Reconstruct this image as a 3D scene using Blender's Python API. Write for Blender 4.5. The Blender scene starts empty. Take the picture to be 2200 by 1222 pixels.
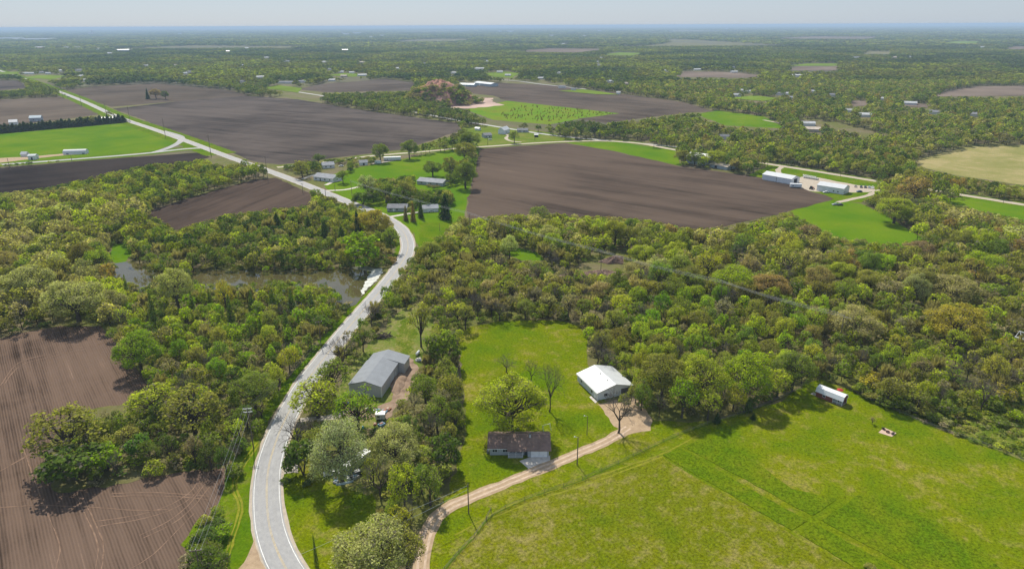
import bpy, bmesh, math, random
import numpy as np
from mathutils import Vector, Matrix
from mathutils.geometry import tessellate_polygon

# ------------------------------------------------------------------ camera, world, sun, exposure
SC = bpy.context.scene
COL = SC.collection
FPX, CX, CY, CAMH = 1467.0, 1100.0, 611.0, 120.0      # focal length in photo pixels, centre, height in metres
PITCH = math.atan((CY - 55.0) / FPX)
ROLL = math.radians(0.25)
cp, sp, cr, sr = math.cos(PITCH), math.sin(PITCH), math.cos(ROLL), math.sin(ROLL)
FWD, UPV, RGT = Vector((0, cp, -sp)), Vector((0, sp, cp)), Vector((1, 0, 0))
cam_d = bpy.data.cameras.new('camera')
cam = bpy.data.objects.new('camera', cam_d); COL.objects.link(cam); SC.camera = cam
cam_d.sensor_fit = 'HORIZONTAL'; cam_d.sensor_width = 36; cam_d.lens = FPX * 36 / 2200
cam_d.clip_start = 1; cam_d.clip_end = 200000
right_c, up_c = RGT * cr - UPV * sr, RGT * sr + UPV * cr
cam.matrix_world = Matrix(((right_c.x, up_c.x, -FWD.x, 0), (right_c.y, up_c.y, -FWD.y, 0), (right_c.z, up_c.z, -FWD.z, CAMH), (0, 0, 0, 1)))

HAZE_D = 8.5e-5
SKY_HAZE = (4.7, 5.6, 6.9, 1)      # thin high haze whitening the clear sky
SUN_AZ, SUN_EL = math.radians(-20.5), math.radians(50.5)
W = bpy.data.worlds.new('World'); SC.world = W; W.use_nodes = True
wn = W.node_tree.nodes; wn.clear()
wo = wn.new('ShaderNodeOutputWorld'); wb = wn.new('ShaderNodeBackground'); sk = wn.new('ShaderNodeTexSky')
sk.sky_type = 'NISHITA'; sk.sun_disc = False; sk.sun_elevation = SUN_EL; sk.sun_rotation = SUN_AZ
sk.altitude = 150; sk.air_density = 1.0; sk.dust_density = 0.4; sk.ozone_density = 4.0
wb.inputs['Strength'].default_value = 0.088
mxs = wn.new('ShaderNodeMix'); mxs.data_type = 'RGBA'; mxs.inputs[0].default_value = .72; mxs.inputs[7].default_value = SKY_HAZE
W.node_tree.links.new(sk.outputs[0], mxs.inputs[6]); W.node_tree.links.new(mxs.outputs[2], wb.inputs[0]); W.node_tree.links.new(wb.outputs[0], wo.inputs[0])
sun_d = bpy.data.lights.new('sun', 'SUN'); sun_d.energy = 4.9; sun_d.angle = math.radians(0.5); sun_d.color = (1.0, 0.94, 0.82)
sun = bpy.data.objects.new('sun', sun_d); COL.objects.link(sun)
sdir = Vector((math.sin(SUN_AZ) * math.cos(SUN_EL), math.cos(SUN_AZ) * math.cos(SUN_EL), math.sin(SUN_EL)))
sun.rotation_euler = sdir.to_track_quat('Z', 'Y').to_euler(); sun.location = (0, 0, 300)
SC.view_settings.view_transform = 'Standard'; SC.view_settings.look = 'None'
SC.view_settings.exposure = 0.24; SC.view_settings.gamma = 1; SC.view_settings.use_curve_mapping = False
SC.render.engine = 'CYCLES'
SC.cycles.use_denoising = True
SC.cycles.max_bounces = 8; SC.cycles.diffuse_bounces = 5; SC.cycles.glossy_bounces = 2; SC.cycles.transmission_bounces = 3
SC.cycles.volume_bounces = 0; SC.cycles.transparent_max_bounces = 8

RNG = np.random.default_rng(7)
random.seed(7)

# ------------------------------------------------------------------ photo pixels to places on the ground and back
def P(x, y, z=0.0):
    u, v = x - CX, y - CY
    u, v = u * cr - v * sr, u * sr + v * cr
    d = (u, FPX * cp - v * sp, -FPX * sp - v * cp)
    t = (z - CAMH) / d[2]
    return Vector((d[0] * t, d[1] * t, z))

def PX(p):
    """places (n,3) -> photo pixels (n,2)"""
    p = np.asarray(p, float).reshape(-1, 3)
    x, y, z = p[:, 0], p[:, 1], p[:, 2] - CAMH
    f = np.maximum(y * cp - z * sp, 1e-3); w = y * sp + z * cp
    u, v = FPX * x / f, -FPX * w / f
    return np.stack([u * cr + v * sr + CX, -u * sr + v * cr + CY], 1)

def hpx(x, y, ytop):
    """height of an upright thing whose foot is at (x,y) and whose top shows at ytop"""
    g = P(x, y); lo, hi = 0.0, 100.0
    for _ in range(40):
        m = (lo + hi) / 2
        if PX((g.x, g.y, m))[0, 1] > ytop: lo = m
        else: hi = m
    return lo

def inpoly(pts, poly):
    """pts (n,2), poly [(x,y)] -> bool (n)"""
    x, y = pts[:, 0], pts[:, 1]; ins = np.zeros(len(pts), bool)
    j = len(poly) - 1
    for i in range(len(poly)):
        xi, yi = poly[i]; xj, yj = poly[j]
        if yi != yj:
            c = ((yi > y) != (yj > y)) & (x < (xj - xi) * (y - yi) / (yj - yi) + xi)
            ins ^= c
        j = i
    return ins

# ------------------------------------------------------------------ objects
def tag(o, label=None, cat=None, group=None, kind=None):
    if label: o['label'] = label
    if cat: o['category'] = cat
    if group: o['group'] = group
    if kind: o['kind'] = kind
    return o

def empty(name, loc=(0, 0, 0), rz=0.0, label=None, cat=None, group=None):
    o = bpy.data.objects.new(name, None); COL.objects.link(o)
    o.location = loc; o.rotation_euler = (0, 0, rz); o.empty_display_size = 1
    return tag(o, label, cat, group)

def copy_tree(o, parent=None):
    c = o.copy(); COL.objects.link(c); c.parent = parent
    for ch in list(o.children):
        copy_tree(ch, c)
    return c

class MB:
    """collects boxes, prisms, tubes and free faces into one mesh"""
    def __init__(s): s.v, s.f = [], []
    def poly(s, pts):
        i = len(s.v); s.v += [tuple(p) for p in pts]; s.f.append(tuple(range(i, i + len(pts)))); return s
    def hexa(s, b, t):
        i = len(s.v); n = len(b); s.v += [tuple(p) for p in b] + [tuple(p) for p in t]
        s.f.append(tuple(range(i + n - 1, i - 1, -1))); s.f.append(tuple(range(i + n, i + 2 * n)))
        for k in range(n):
            s.f.append((i + k, i + (k + 1) % n, i + n + (k + 1) % n, i + n + k))
        return s
    def box(s, x0, x1, y0, y1, z0, z1):
        return s.hexa([(x0, y0, z0), (x1, y0, z0), (x1, y1, z0), (x0, y1, z0)], [(x0, y0, z1), (x1, y0, z1), (x1, y1, z1), (x0, y1, z1)])
    def tube(s, pts, rads, n=6, cap=True):
        pts = [Vector(p) for p in pts]; rings = []
        for k, p in enumerate(pts):
            d = (pts[min(k + 1, len(pts) - 1)] - pts[max(k - 1, 0)])
            d = d.normalized() if d.length > 1e-6 else Vector((0, 0, 1))
            a = d.cross(Vector((0, 0, 1)) if abs(d.z) < .9 else Vector((1, 0, 0))).normalized(); b = d.cross(a)
            i = len(s.v); r = rads[k] if hasattr(rads, '__len__') else rads
            for q in range(n):
                t = 2 * math.pi * q / n; s.v.append(tuple(p + (a * math.cos(t) + b * math.sin(t)) * r))
            rings.append(i)
        for k in range(len(rings) - 1):
            i, j = rings[k], rings[k + 1]
            for q in range(n):
                s.f.append((i + q, j + q, j + (q + 1) % n, i + (q + 1) % n))
        if cap:
            s.f.append(tuple(rings[0] + q for q in range(n))); s.f.append(tuple(rings[-1] + n - 1 - q for q in range(n)))
        return s
    def lathe(s, prof, n=12, c=(0, 0), axis='z'):
        rings = []
        for r, h in prof:
            i = len(s.v)
            for q in range(n):
                t = 2 * math.pi * q / n; x, y = r * math.cos(t), r * math.sin(t)
                s.v.append((c[0] + x, c[1] + y, h) if axis == 'z' else (h, c[0] + x, c[1] + y))
            rings.append(i)
        for k in range(len(rings) - 1):
            i, j = rings[k], rings[k + 1]
            for q in range(n):
                s.f.append((i + q, i + (q + 1) % n, j + (q + 1) % n, j + q))
        s.f.append(tuple(rings[0] + n - 1 - q for q in range(n))); s.f.append(tuple(rings[-1] + q for q in range(n)))
        return s
    def build(s, name, mat, parent=None, smooth=False):
        me = bpy.data.meshes.new(name); me.from_pydata(s.v, [], s.f); me.validate(); me.update()
        me.materials.append(mat)
        if smooth:
            for p in me.polygons: p.use_smooth = True
        o = bpy.data.objects.new(name, me); COL.objects.link(o); o.parent = parent
        return o

def np_mesh(name, verts, faces4, mat, col=None, var=None):
    """verts (n,3), faces (m,k) all of one size -> mesh; col (m,3) and var (m) per face"""
    me = bpy.data.meshes.new(name); m, k = faces4.shape
    me.vertices.add(len(verts)); me.vertices.foreach_set('co', np.ascontiguousarray(verts, np.float32).ravel())
    me.loops.add(m * k); me.loops.foreach_set('vertex_index', np.ascontiguousarray(faces4, np.int32).ravel())
    me.polygons.add(m); me.polygons.foreach_set('loop_start', np.arange(0, m * k, k, dtype=np.int32))
    if col is not None:
        a = me.attributes.new('tint', 'FLOAT_COLOR', 'FACE')
        c4 = np.ones((m, 4), np.float32); c4[:, :3] = col; a.data.foreach_set('color', c4.ravel())
    if var is not None:
        a = me.attributes.new('leaf_var', 'FLOAT', 'FACE'); a.data.foreach_set('value', np.ascontiguousarray(var, np.float32))
    me.update(calc_edges=True); me.materials.append(mat)
    return me

# ------------------------------------------------------------------ materials
class NT:
    def __init__(s, name, rough=0.9, spec=0.2):
        s.m = bpy.data.materials.new(name); s.m.use_nodes = True; s.t = s.m.node_tree; s.b = s.t.nodes['Principled BSDF']
        s.b.inputs['Roughness'].default_value = rough; s.b.inputs['Specular IOR Level'].default_value = spec
    def n(s, kind, **kw):
        x = s.t.nodes.new('ShaderNode' + kind)
        for k, v in kw.items(): setattr(x, k, v)
        return x
    def l(s, a, b): s.t.links.new(a, b)
    def pos(s, scale=(1, 1, 1), rz=0.0):
        g = s.n('NewGeometry'); mp = s.n('Mapping'); mp.inputs['Rotation'].default_value = (0, 0, rz); 
        r = s.n('Mapping'); r.inputs['Scale'].default_value = scale
        s.l(g.outputs['Position'], mp.inputs['Vector']); s.l(mp.outputs[0], r.inputs['Vector']); return r.outputs[0]
    def opos(s, scale=(1, 1, 1)):
        g = s.n('TexCoord'); r = s.n('Mapping'); r.inputs['Scale'].default_value = scale
        s.l(g.outputs['Object'], r.inputs['Vector']); return r.outputs[0]
    def noise(s, vec, scale, detail=4, rough=.55, dist=0.0):
        x = s.n('TexNoise'); x.inputs['Scale'].default_value = scale; x.inputs['Detail'].default_value = detail
        x.inputs['Roughness'].default_value = rough; x.inputs['Distortion'].default_value = dist
        s.l(vec, x.inputs['Vector']); return x.outputs['Fac']
    def wave(s, vec, scale, dist=0., dscale=1.):
        x = s.n('TexWave'); x.bands_direction = 'X'; x.inputs['Scale'].default_value = scale; x.inputs['Distortion'].default_value = dist
        x.inputs['Detail Scale'].default_value = dscale; s.l(vec, x.inputs['Vector']); return x.outputs['Fac']
    def ramp(s, fac, stops):
        x = s.n('ValToRGB'); e = x.color_ramp.elements
        while len(e) < len(stops): e.new(.5)
        for q, (p, c) in zip(e, stops): q.position = p; q.color = (*c, 1) if len(c) == 3 else c
        s.l(fac, x.inputs['Fac']); return x.outputs['Color']
    def rng(s, fac, a, b, c=0., d=1.):
        x = s.n('MapRange'); x.inputs['From Min'].default_value = a; x.inputs['From Max'].default_value = b
        x.inputs['To Min'].default_value = c; x.inputs['To Max'].default_value = d; s.l(fac, x.inputs['Value']); return x.outputs[0]
    def mix(s, fac, a, b, mode='MIX'):
        x = s.n('Mix'); x.data_type = 'RGBA'; x.blend_type = mode
        for i, v in ((0, fac), (6, a), (7, b)):
            if isinstance(v, (int, float)): x.inputs[i].default_value = v
            elif isinstance(v, (tuple, list)): x.inputs[i].default_value = (*v, 1)
            else: s.l(v, x.inputs[i])
        return x.outputs[2]
    def math(s, op, a, b=0.0):
        x = s.n('Math'); x.operation = op
        for i, v in ((0, a), (1, b)):
            if isinstance(v, (int, float)): x.inputs[i].default_value = v
            else: s.l(v, x.inputs[i])
        return x.outputs[0]
    def bump(s, h, strength=.5, dist=.1):
        x = s.n('Bump'); x.inputs['Strength'].default_value = strength; x.inputs['Distance'].default_value = dist
        s.l(h, x.inputs['Height']); s.l(x.outputs[0], s.b.inputs['Normal'])
    def base(s, c):
        if isinstance(c, (tuple, list)): s.b.inputs['Base Color'].default_value = (*c, 1)
        else: s.l(c, s.b.inputs['Base Color'])
        return s.m

def plain(name, c, rough=.7, spec=.3, vary=.12, scale=1.5, metal=0.0):
    t = NT(name, rough, spec); t.b.inputs['Metallic'].default_value = metal
    n = t.noise(t.opos(), scale, 5)
    k = t.rng(n, .3, .7, 1 - vary, 1 + vary)
    return t.base(t.mix(1.0, c, t.ramp(k, [(0, (0, 0, 0)), (1, (1, 1, 1))]), 'MULTIPLY')) if False else t.base(t.mix(t.rng(n, .3, .7), [x * (1 - vary) for x in c], [min(1, x * (1 + vary)) for x in c]))

def ribbed(name, c, pitch=.3, axis=0, vary=.1, rough=.45, dark=.82):
    """sheet metal or board siding with ribs along one axis of the thing"""
    t = NT(name, rough, .4); v = t.opos(); sep = t.n('SeparateXYZ'); t.l(v, sep.inputs[0])
    a = t.math('FRACT', t.math('DIVIDE', sep.outputs[axis], pitch))
    rib = t.rng(a, .0, .12, dark, 1.0)
    n = t.noise(v, .5, 5); k = t.math('MULTIPLY', rib, t.rng(n, .3, .7, 1 - vary, 1 + vary))
    m = t.n('VectorMath'); m.operation = 'SCALE'; m.inputs[0].default_value = c; t.l(k, m.inputs['Scale'])
    return t.base(m.outputs[0])

def field_mat(name, rz, lo, hi, row=1.1, streak=(.004, .12), patch=.012, contrast=1.0, rowk=.5):
    """tilled soil: rows along the field's own direction, streaks and large damp patches"""
    t = NT(name, 1.0, 0.0)
    v = t.pos((1, 1, 1), rz)
    vs = t.pos((streak[1], streak[0], 1), rz)
    st = t.noise(vs, 1.0, 6, .65)
    st2 = t.noise(t.pos((streak[1] * 5, streak[0] * 4, 1), rz), 1.0, 4, .7)
    pt = t.math('ADD', t.math('MULTIPLY', t.noise(v, patch, 6, .6, .6), 1.5), -.25)
    fine = t.noise(v, 1.6, 5, .7)
    rw = t.wave(v, row, 1.2, .4)
    f = t.math('ADD', t.math('MULTIPLY', st, .9), t.math('MULTIPLY', pt, .7))
    f = t.math('ADD', f, t.math('MULTIPLY', st2, .55)); f = t.math('ADD', f, t.math('MULTIPLY', fine, .25)); f = t.math('ADD', f, t.math('MULTIPLY', rw, .18 * rowk * 2))
    f = t.rng(f, .95, 1.75)
    mid = [(a + b) / 2 for a, b in zip(lo, hi)]
    c = t.ramp(f, [(0.0, lo), (.45, [a * .6 + b * .4 for a, b in zip(lo, hi)]), (.8, mid), (1, hi)])
    t.bump(t.math('ADD', rw, fine), .5, .15)
    return t.base(c)

def grass_mat(name, a, b, dry, scale=.05, dryk=.5, rz=0.0, stripe=0.0, fine=1.0):
    t = NT(name, 1.0, 0.0); v = t.pos((1, 1, 1), rz)
    n1 = t.noise(v, scale, 7, .62, .4); n2 = t.noise(v, scale * 6, 6, .65); n3 = t.noise(v, 1.3, 4, .75); n4 = t.noise(v, 4.5, 3, .8)
    c = t.mix(t.rng(n1, .35, .65), a, b)
    d = t.math('ADD', t.math('MULTIPLY', n1, .5), t.math('MULTIPLY', n2, .6))
    c = t.mix(t.rng(d, .66 - .16 * dryk, .80 - .14 * dryk, 0, .85), c, dry)
    k = t.math('ADD', t.rng(n3, .25, .75, 1 - .32 * fine, 1 + .25 * fine), t.rng(n4, .2, .8, -.22 * fine, .22 * fine))
    if stripe: k = t.math('ADD', k, t.rng(t.wave(v, stripe, .6, .3), 0, 1, -.07, .07))
    m = t.n('VectorMath'); m.operation = 'SCALE'; t.l(c, m.inputs[0]); t.l(k, m.inputs['Scale'])
    t.bump(t.math('ADD', n3, n4), .6, .12)
    return t.base(m.outputs[0])

def leaf_mat(name, per_object):
    m = bpy.data.materials.new(name); m.use_nodes = True; t = m.node_tree; t.nodes.clear()
    o = t.nodes.new('ShaderNodeOutputMaterial'); d = t.nodes.new('ShaderNodeBsdfDiffuse'); tr = t.nodes.new('ShaderNodeBsdfTranslucent'); mx = t.nodes.new('ShaderNodeMixShader')
    mx.inputs[0].default_value = .52
    sc = t.nodes.new('ShaderNodeVectorMath'); sc.operation = 'SCALE'
    if per_object:
        i = t.nodes.new('ShaderNodeObjectInfo'); t.links.new(i.outputs['Color'], sc.inputs[0])
        a = t.nodes.new('ShaderNodeAttribute'); a.attribute_name = 'leaf_var'; t.links.new(a.outputs['Fac'], sc.inputs['Scale'])
    else:
        a = t.nodes.new('ShaderNodeAttribute'); a.attribute_name = 'tint'; t.links.new(a.outputs['Color'], sc.inputs[0]); sc.inputs['Scale'].default_value = 1
    w = t.nodes.new('ShaderNodeVectorMath'); w.operation = 'MULTIPLY'; w.inputs[1].default_value = (1.12, 1.25, .38)
    lf = sc.outputs[0]
    if per_object:      # a negative leaf_var marks a spray of bare twigs
        g = t.nodes.new('ShaderNodeMath'); g.operation = 'LESS_THAN'; g.inputs[1].default_value = 0; t.links.new(a.outputs['Fac'], g.inputs[0])
        x = t.nodes.new('ShaderNodeMix'); x.data_type = 'RGBA'; t.links.new(g.outputs[0], x.inputs[0]); t.links.new(lf, x.inputs[6]); x.inputs[7].default_value = (.22, .195, .15, 1); lf = x.outputs[2]
    t.links.new(lf, w.inputs[0]); t.links.new(lf, d.inputs['Color']); t.links.new(w.outputs[0], tr.inputs['Color'])
    t.links.new(d.outputs[0], mx.inputs[1]); t.links.new(tr.outputs[0], mx.inputs[2]); t.links.new(mx.outputs[0], o.inputs['Surface'])
    return m

def ang_px(a, b):
    """mapping rotation that lays texture Y along the ground line from pixel a to pixel b"""
    d = P(*b) - P(*a); return math.pi / 2 - math.atan2(d.y, d.x)

# ------------------------------------------------------------------ the ground and what is drawn on it
def structure(o): o['kind'] = 'structure'; return o

def link(name, me):
    o = bpy.data.objects.new(name, me); COL.objects.link(o); return o

def ragged(pts, step, amp, seed=0):
    """ground outline with small irregularities"""
    r = np.random.default_rng(seed); out = []
    n = len(pts)
    for i in range(n):
        a, b = pts[i], pts[(i + 1) % n]; L = (b - a).length; k = max(1, min(60, int(L / step)))
        nr = Vector((-(b - a).y, (b - a).x, 0)).normalized() if L > 0 else Vector((0, 0, 0))
        for j in range(k):
            q = a.lerp(b, j / k)
            out.append(q + nr * (r.normal() * amp if j else 0))
    return out

def sheet_ground(name, pts, mat, z):
    me = bpy.data.meshes.new(name)
    tri = tessellate_polygon([[Vector((p.x, p.y, 0)) for p in pts]])
    vs = [(p.x, p.y, z) for p in pts]; fs = []
    for a, b, c in tri:
        A, B, Cc = vs[a], vs[b], vs[c]
        if (B[0] - A[0]) * (Cc[1] - A[1]) - (B[1] - A[1]) * (Cc[0] - A[0]) < 0: a, b = b, a
        fs.append((a, b, c))
    me.from_pydata(vs, [], fs); me.update(); me.materials.append(mat)
    return structure(link(name, me))

def sheet(name, px, mat, z, step=6, amp=.5, seed=1):
    return sheet_ground(name, ragged([P(*p) for p in px], step, amp, seed), mat, z)

def smooth_line(px, step=4.0, ground=False):
    """Catmull-Rom line through photo points, as ground places"""
    g = [Vector(p) if ground else P(*p) for p in px]; g = [g[0] * 2 - g[1]] + g + [g[-1] * 2 - g[-2]]
    out = []
    for i in range(1, len(g) - 2):
        a, b, c, d = g[i - 1:i + 3]; k = max(2, min(60, int((c - b).length / step)))
        for j in range(k):
            t = j / k
            out.append(.5 * ((2 * b) + (c - a) * t + (2 * a - 5 * b + 4 * c - d) * t * t + (3 * b - a - 3 * c + d) * t ** 3))
    out.append(g[-2]); return out

def ribbon(name, line, width, mat, z, off=0.0, amp=0.0, seed=3, dash=None):
    r = np.random.default_rng(seed); vs, fs = [], []; s = 0.0
    for i, p in enumerate(line):
        d = line[min(i + 1, len(line) - 1)] - line[max(i - 1, 0)]; d.z = 0; d.normalize(); nr = Vector((d.y, -d.x, 0))
        w0, w1 = width / 2 + amp * r.normal(), width / 2 + amp * r.normal()
        a, b = p + nr * (off - w0), p + nr * (off + w1)
        vs += [(a.x, a.y, z), (b.x, b.y, z)]
        if i:
            s += (line[i] - line[i - 1]).length
            if not dash or (s % (dash[0] + dash[1])) < dash[0]:
                k = 2 * i; fs.append((k - 2, k - 1, k + 1, k))
    me = bpy.data.meshes.new(name); me.from_pydata(vs, [], fs); me.update(); me.materials.append(mat)
    return structure(link(name, me))

# the sheet the whole place stands on, out to the horizon
t = NT('woodland_ground', .95, .1); v = t.pos()
n1 = t.noise(v, .03, 6, .6); n2 = t.noise(v, .4, 6, .7); n3 = t.noise(v, .0016, 5, .6); n4 = t.noise(v, 2.5, 3, .8)
c = t.mix(t.rng(n2, .35, .65), (.07, .085, .015), (.14, .14, .03)); c = t.mix(t.rng(n1, .42, .62), c, (.15, .12, .07))
c = t.mix(t.rng(n3, .5, .6), c, (.09, .085, .055))
m_ = t.n('VectorMath'); m_.operation = 'SCALE'; t.l(c, m_.inputs[0]); t.l(t.rng(n4, .2, .8, .7, 1.3), m_.inputs['Scale'])
t.bump(n2, .6, .3); M_WOOD = t.base(m_.outputs[0])
xs = np.r_[-60000, -30000, -15000, -8000, np.linspace(-4000, 4000, 33), 8000, 15000, 30000, 60000]
ys = np.r_[-1500, np.linspace(-500, 5000, 45), 6500, 9000, 13000, 20000, 32000, 60000]
gx, gy = np.meshgrid(xs, ys); gv = np.stack([gx.ravel(), gy.ravel(), np.zeros(gx.size)], 1)
nx = len(xs); ii = np.arange(gx.size).reshape(gx.shape)
gf = np.stack([ii[:-1, :-1].ravel(), ii[:-1, 1:].ravel(), ii[1:, 1:].ravel(), ii[1:, :-1].ravel()], 1)
structure(link('ground', np_mesh('ground', gv, gf, M_WOOD)))

SOIL_N = ((.034, .0235, .0175), (.275, .187, .138))
SOIL_M = ((.028, .021, .018), (.17, .12, .09))
SOIL_F = ((.034, .029, .027), (.20, .162, .138))
GRASS_LAWN = grass_mat('lawn_grass', (.088, .147, .002), (.165, .180, .002), (.245, .205, .065), .045, .62, 0.4, 0, 2.2)
GRASS_PASTURE = grass_mat('pasture_grass', (.098, .135, .003), (.16, .162, .005), (.235, .20, .07), .06, .72, ang_px((1430, 985), (1700, 1140)), 0, 2.3)
GRASS_TALL = grass_mat('tall_pasture_grass', (.074, .132, .002), (.122, .158, .003), (.165, .155, .02), .10, .25, 0, 0, 2.4)
GRASS_VERGE = grass_mat('verge_grass', (.07, .14, .003), (.12, .17, .004), (.19, .175, .045), .07, .5, 0, 0, 1.4)
GRASS_BRIGHT = grass_mat('meadow_grass', (.07, .155, .005), (.125, .195, .006), (.16, .165, .03), .02, .3, .5, 0, .9)
GRASS_YARD = grass_mat('yard_grass', (.10, .15, .02), (.16, .185, .03), (.24, .2, .10), .10, .9)
GRASS_TAN = grass_mat('rough_tan_grass', (.20, .20, .06), (.30, .26, .11), (.36, .29, .15), .02, .7)
GRASS_SCRUB = grass_mat('scrub_grass', (.08, .125, .008), (.15, .17, .02), (.24, .21, .08), .16, .8, 0, 0, 2.2)

OPEN = []      # photo outlines in which no tree stands
def open_sheet(name, px, mat, z, keep=True, **kw):
    if keep: OPEN.append(px)
    return sheet(name, px, mat, z, **kw)

F1 = [(-330, 790), (-60, 742), (40, 716), (130, 700), (217, 700), (238, 722), (268, 762), (322, 830), (300, 862), (235, 878), (165, 885), (118, 935), (112, 1052), (150, 1058), (300, 1030), (380, 1015), (478, 1008), (482, 1040), (470, 1080), (430, 1110), (405, 1150), (395, 1222), (390, 1400), (-500, 1400)]
FIELDS = [
    ('plowed_field', [(-330, 790), (-60, 742), (40, 716), (130, 700), (217, 700), (238, 722), (268, 762), (322, 830), (420, 880), (478, 960), (482, 1040), (470, 1080), (438, 1120), (420, 1180), (420, 1400), (-500, 1400)], ((60, 815), (170, 1222)), SOIL_N, .5),
    ('plowed_field', [(315, 455), (430, 418), (545, 386), (592, 382), (668, 416), (670, 445), (650, 470), (560, 490), (440, 500), (350, 492)], ((350, 470), (560, 395)), SOIL_M, .5),
    ('plowed_field', [(-200, 376), (0, 362), (200, 344), (430, 328), (452, 338), (380, 356), (300, 372), (200, 400), (100, 430), (0, 440), (-200, 450)], ((0, 375), (420, 335)), ((.014, .012, .012), (.085, .066, .056)), .4),
    ('plowed_field', [(243, 234), (400, 216), (525, 206), (640, 214), (800, 240), (985, 265), (992, 280), (940, 298), (860, 322), (700, 342), (600, 354), (545, 347), (480, 322), (390, 288), (320, 262)], ((300, 240), (960, 290)), SOIL_F, .4),
    ('plowed_field', [(128, 196), (200, 186), (340, 180), (500, 195), (534, 206), (430, 214), (240, 230), (180, 214)], ((130, 200), (500, 200)), ((.045, .036, .028), (.19, .15, .115)), .4),
    ('plowed_field', [(-120, 216), (0, 214), (130, 208), (180, 226), (236, 243), (130, 258), (0, 272), (-120, 280)], ((0, 250), (200, 235)), ((.07, .055, .043), (.22, .175, .135)), .4),
    ('plowed_field', [(-60, 172), (40, 174), (62, 190), (0, 194), (-60, 196)], ((0, 185), (60, 180)), SOIL_F, .4),
    ('plowed_field', [(638, 192), (690, 181), (830, 170), (892, 178), (880, 195), (700, 199)], ((640, 192), (880, 180)), ((.05, .04, .033), (.19, .155, .125)), .4),
    ('plowed_field', [(985, 190), (1060, 178), (1200, 184), (1310, 198), (1470, 220), (1535, 240), (1480, 242), (1300, 264), (1240, 256), (1332, 244), (1085, 216), (1060, 206), (1000, 200)], ((1000, 195), (1480, 232)), ((.05, .04, .033), (.20, .155, .12)), .4),
    ('plowed_field', [(1030, 320), (1120, 314), (1215, 308), (1320, 325), (1450, 356), (1600, 376), (1700, 396), (1792, 428), (1690, 456), (1560, 486), (1480, 505), (1300, 505), (1000, 500), (1003, 445), (1013, 400), (1022, 360)], ((1100, 340), (1700, 420)), ((.034, .026, .021), (.20, .145, .11)), .45),
]
for i, (nm, px, dr, (lo, hi), k) in enumerate(FIELDS):
    sheet(nm, px, field_mat('tilled_soil', ang_px(*dr), lo, hi, .42, rowk=k if i == 0 else .2, streak=(.006, .22) if i == 0 else (.004, .05), patch=.02 if i == 0 else .007), .05 + .004 * i, step=12 if i > 1 else 4, amp=.9 if i > 1 else .4, seed=i)
OPEN.append(F1); OPEN += [f[1] for f in FIELDS[1:]]
OPEN[-1] = [(1030, 320), (1120, 314), (1215, 308), (1320, 325), (1450, 356), (1600, 376), (1700, 396), (1792, 428), (1690, 456), (1560, 486), (1480, 489), (1390, 470), (1200, 458), (1100, 458), (1005, 468), (1003, 445), (1013, 400), (1022, 360)]
OPEN[1] = [(315, 455), (430, 418), (545, 386), (592, 382), (668, 416), (668, 440), (600, 446), (480, 460), (380, 492), (340, 470)]
OPEN[2] = [(-200, 376), (0, 362), (200, 344), (430, 328), (452, 338), (380, 347), (300, 355), (200, 378), (100, 402), (0, 414), (-200, 420)]

MEADOWS = [
    ('meadow', [(-120, 294), (0, 288), (275, 264), (380, 290), (386, 305), (330, 326), (200, 338), (0, 352), (-120, 362)], GRASS_BRIGHT),
    ('meadow', [(700, 378), (760, 362), (850, 345), (985, 318), (1030, 318), (1022, 360), (1012, 400), (1000, 450), (985, 500), (950, 525), (900, 540), (890, 500), (830, 462), (770, 440), (700, 405)], GRASS_BRIGHT),
    ('meadow', [(1217, 307), (1330, 305), (1455, 326), (1462, 357), (1320, 325)], GRASS_BRIGHT),
    ('meadow', [(1000, 236), (1090, 217), (1332, 244), (1240, 257), (1180, 268), (1060, 258)], grass_mat('young_meadow', (.10, .20, .012), (.16, .22, .015), (.14, .12, .03), .03, .6)),
    ('meadow', [(1495, 246), (1540, 238), (1640, 250), (1690, 277), (1560, 270)], GRASS_BRIGHT),
    ('meadow', [(1680, 455), (1790, 430), (1850, 438), (1895, 458), (1985, 512), (1960, 548), (1850, 560), (1780, 540)], GRASS_BRIGHT),
    ('meadow', [(1990, 480), (1960, 455), (2010, 425), (2100, 424), (2260, 440), (2300, 500), (2200, 500)], GRASS_BRIGHT),
    ('meadow', [(1955, 345), (2080, 316), (2300, 310), (2300, 400), (2200, 398), (2060, 378), (1990, 362)], GRASS_TAN),
    ('meadow', [(1600, 382), (1660, 352), (1880, 388), (1890, 412), (1850, 436), (1790, 432), (1700, 400)], GRASS_VERGE),
    ('meadow', [(985, 268), (1060, 270), (1180, 285), (1240, 300), (1160, 308), (1060, 315), (900, 325), (880, 320), (940, 300), (1000, 290)], grass_mat('farm_yard_grass', (.10, .155, .015), (.15, .18, .03), (.2, .18, .06), .03, .6)),
]
for i, (nm, px, mt) in enumerate(MEADOWS):
    sheet(nm, px, mt, .02 + .004 * i, step=8, amp=.7, seed=40 + i)
    if i not in (1, 5, 6, 9): OPEN.append(px)
OPEN.append([(735, 390), (765, 362), (850, 345), (985, 322), (1000, 330), (960, 375), (900, 372), (850, 380), (770, 385)])
OPEN.append([(340, 335), (390, 280), (540, 350), (470, 352), (400, 328)])
OPEN.append([(655, 398), (668, 378), (700, 366), (740, 362), (765, 385), (790, 408), (770, 432), (725, 428), (690, 408)])
OPEN.append([(960, 400), (1010, 395), (1003, 445), (975, 480), (900, 535), (890, 500), (850, 470), (900, 455), (985, 440)])
OPEN.append([(1700, 457), (1790, 430), (1850, 438), (1895, 458), (1980, 512), (1920, 522), (1800, 508)])
OPEN.append([(2010, 425), (2100, 424), (2260, 440), (2300, 480), (2200, 472), (2080, 444)])
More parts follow.
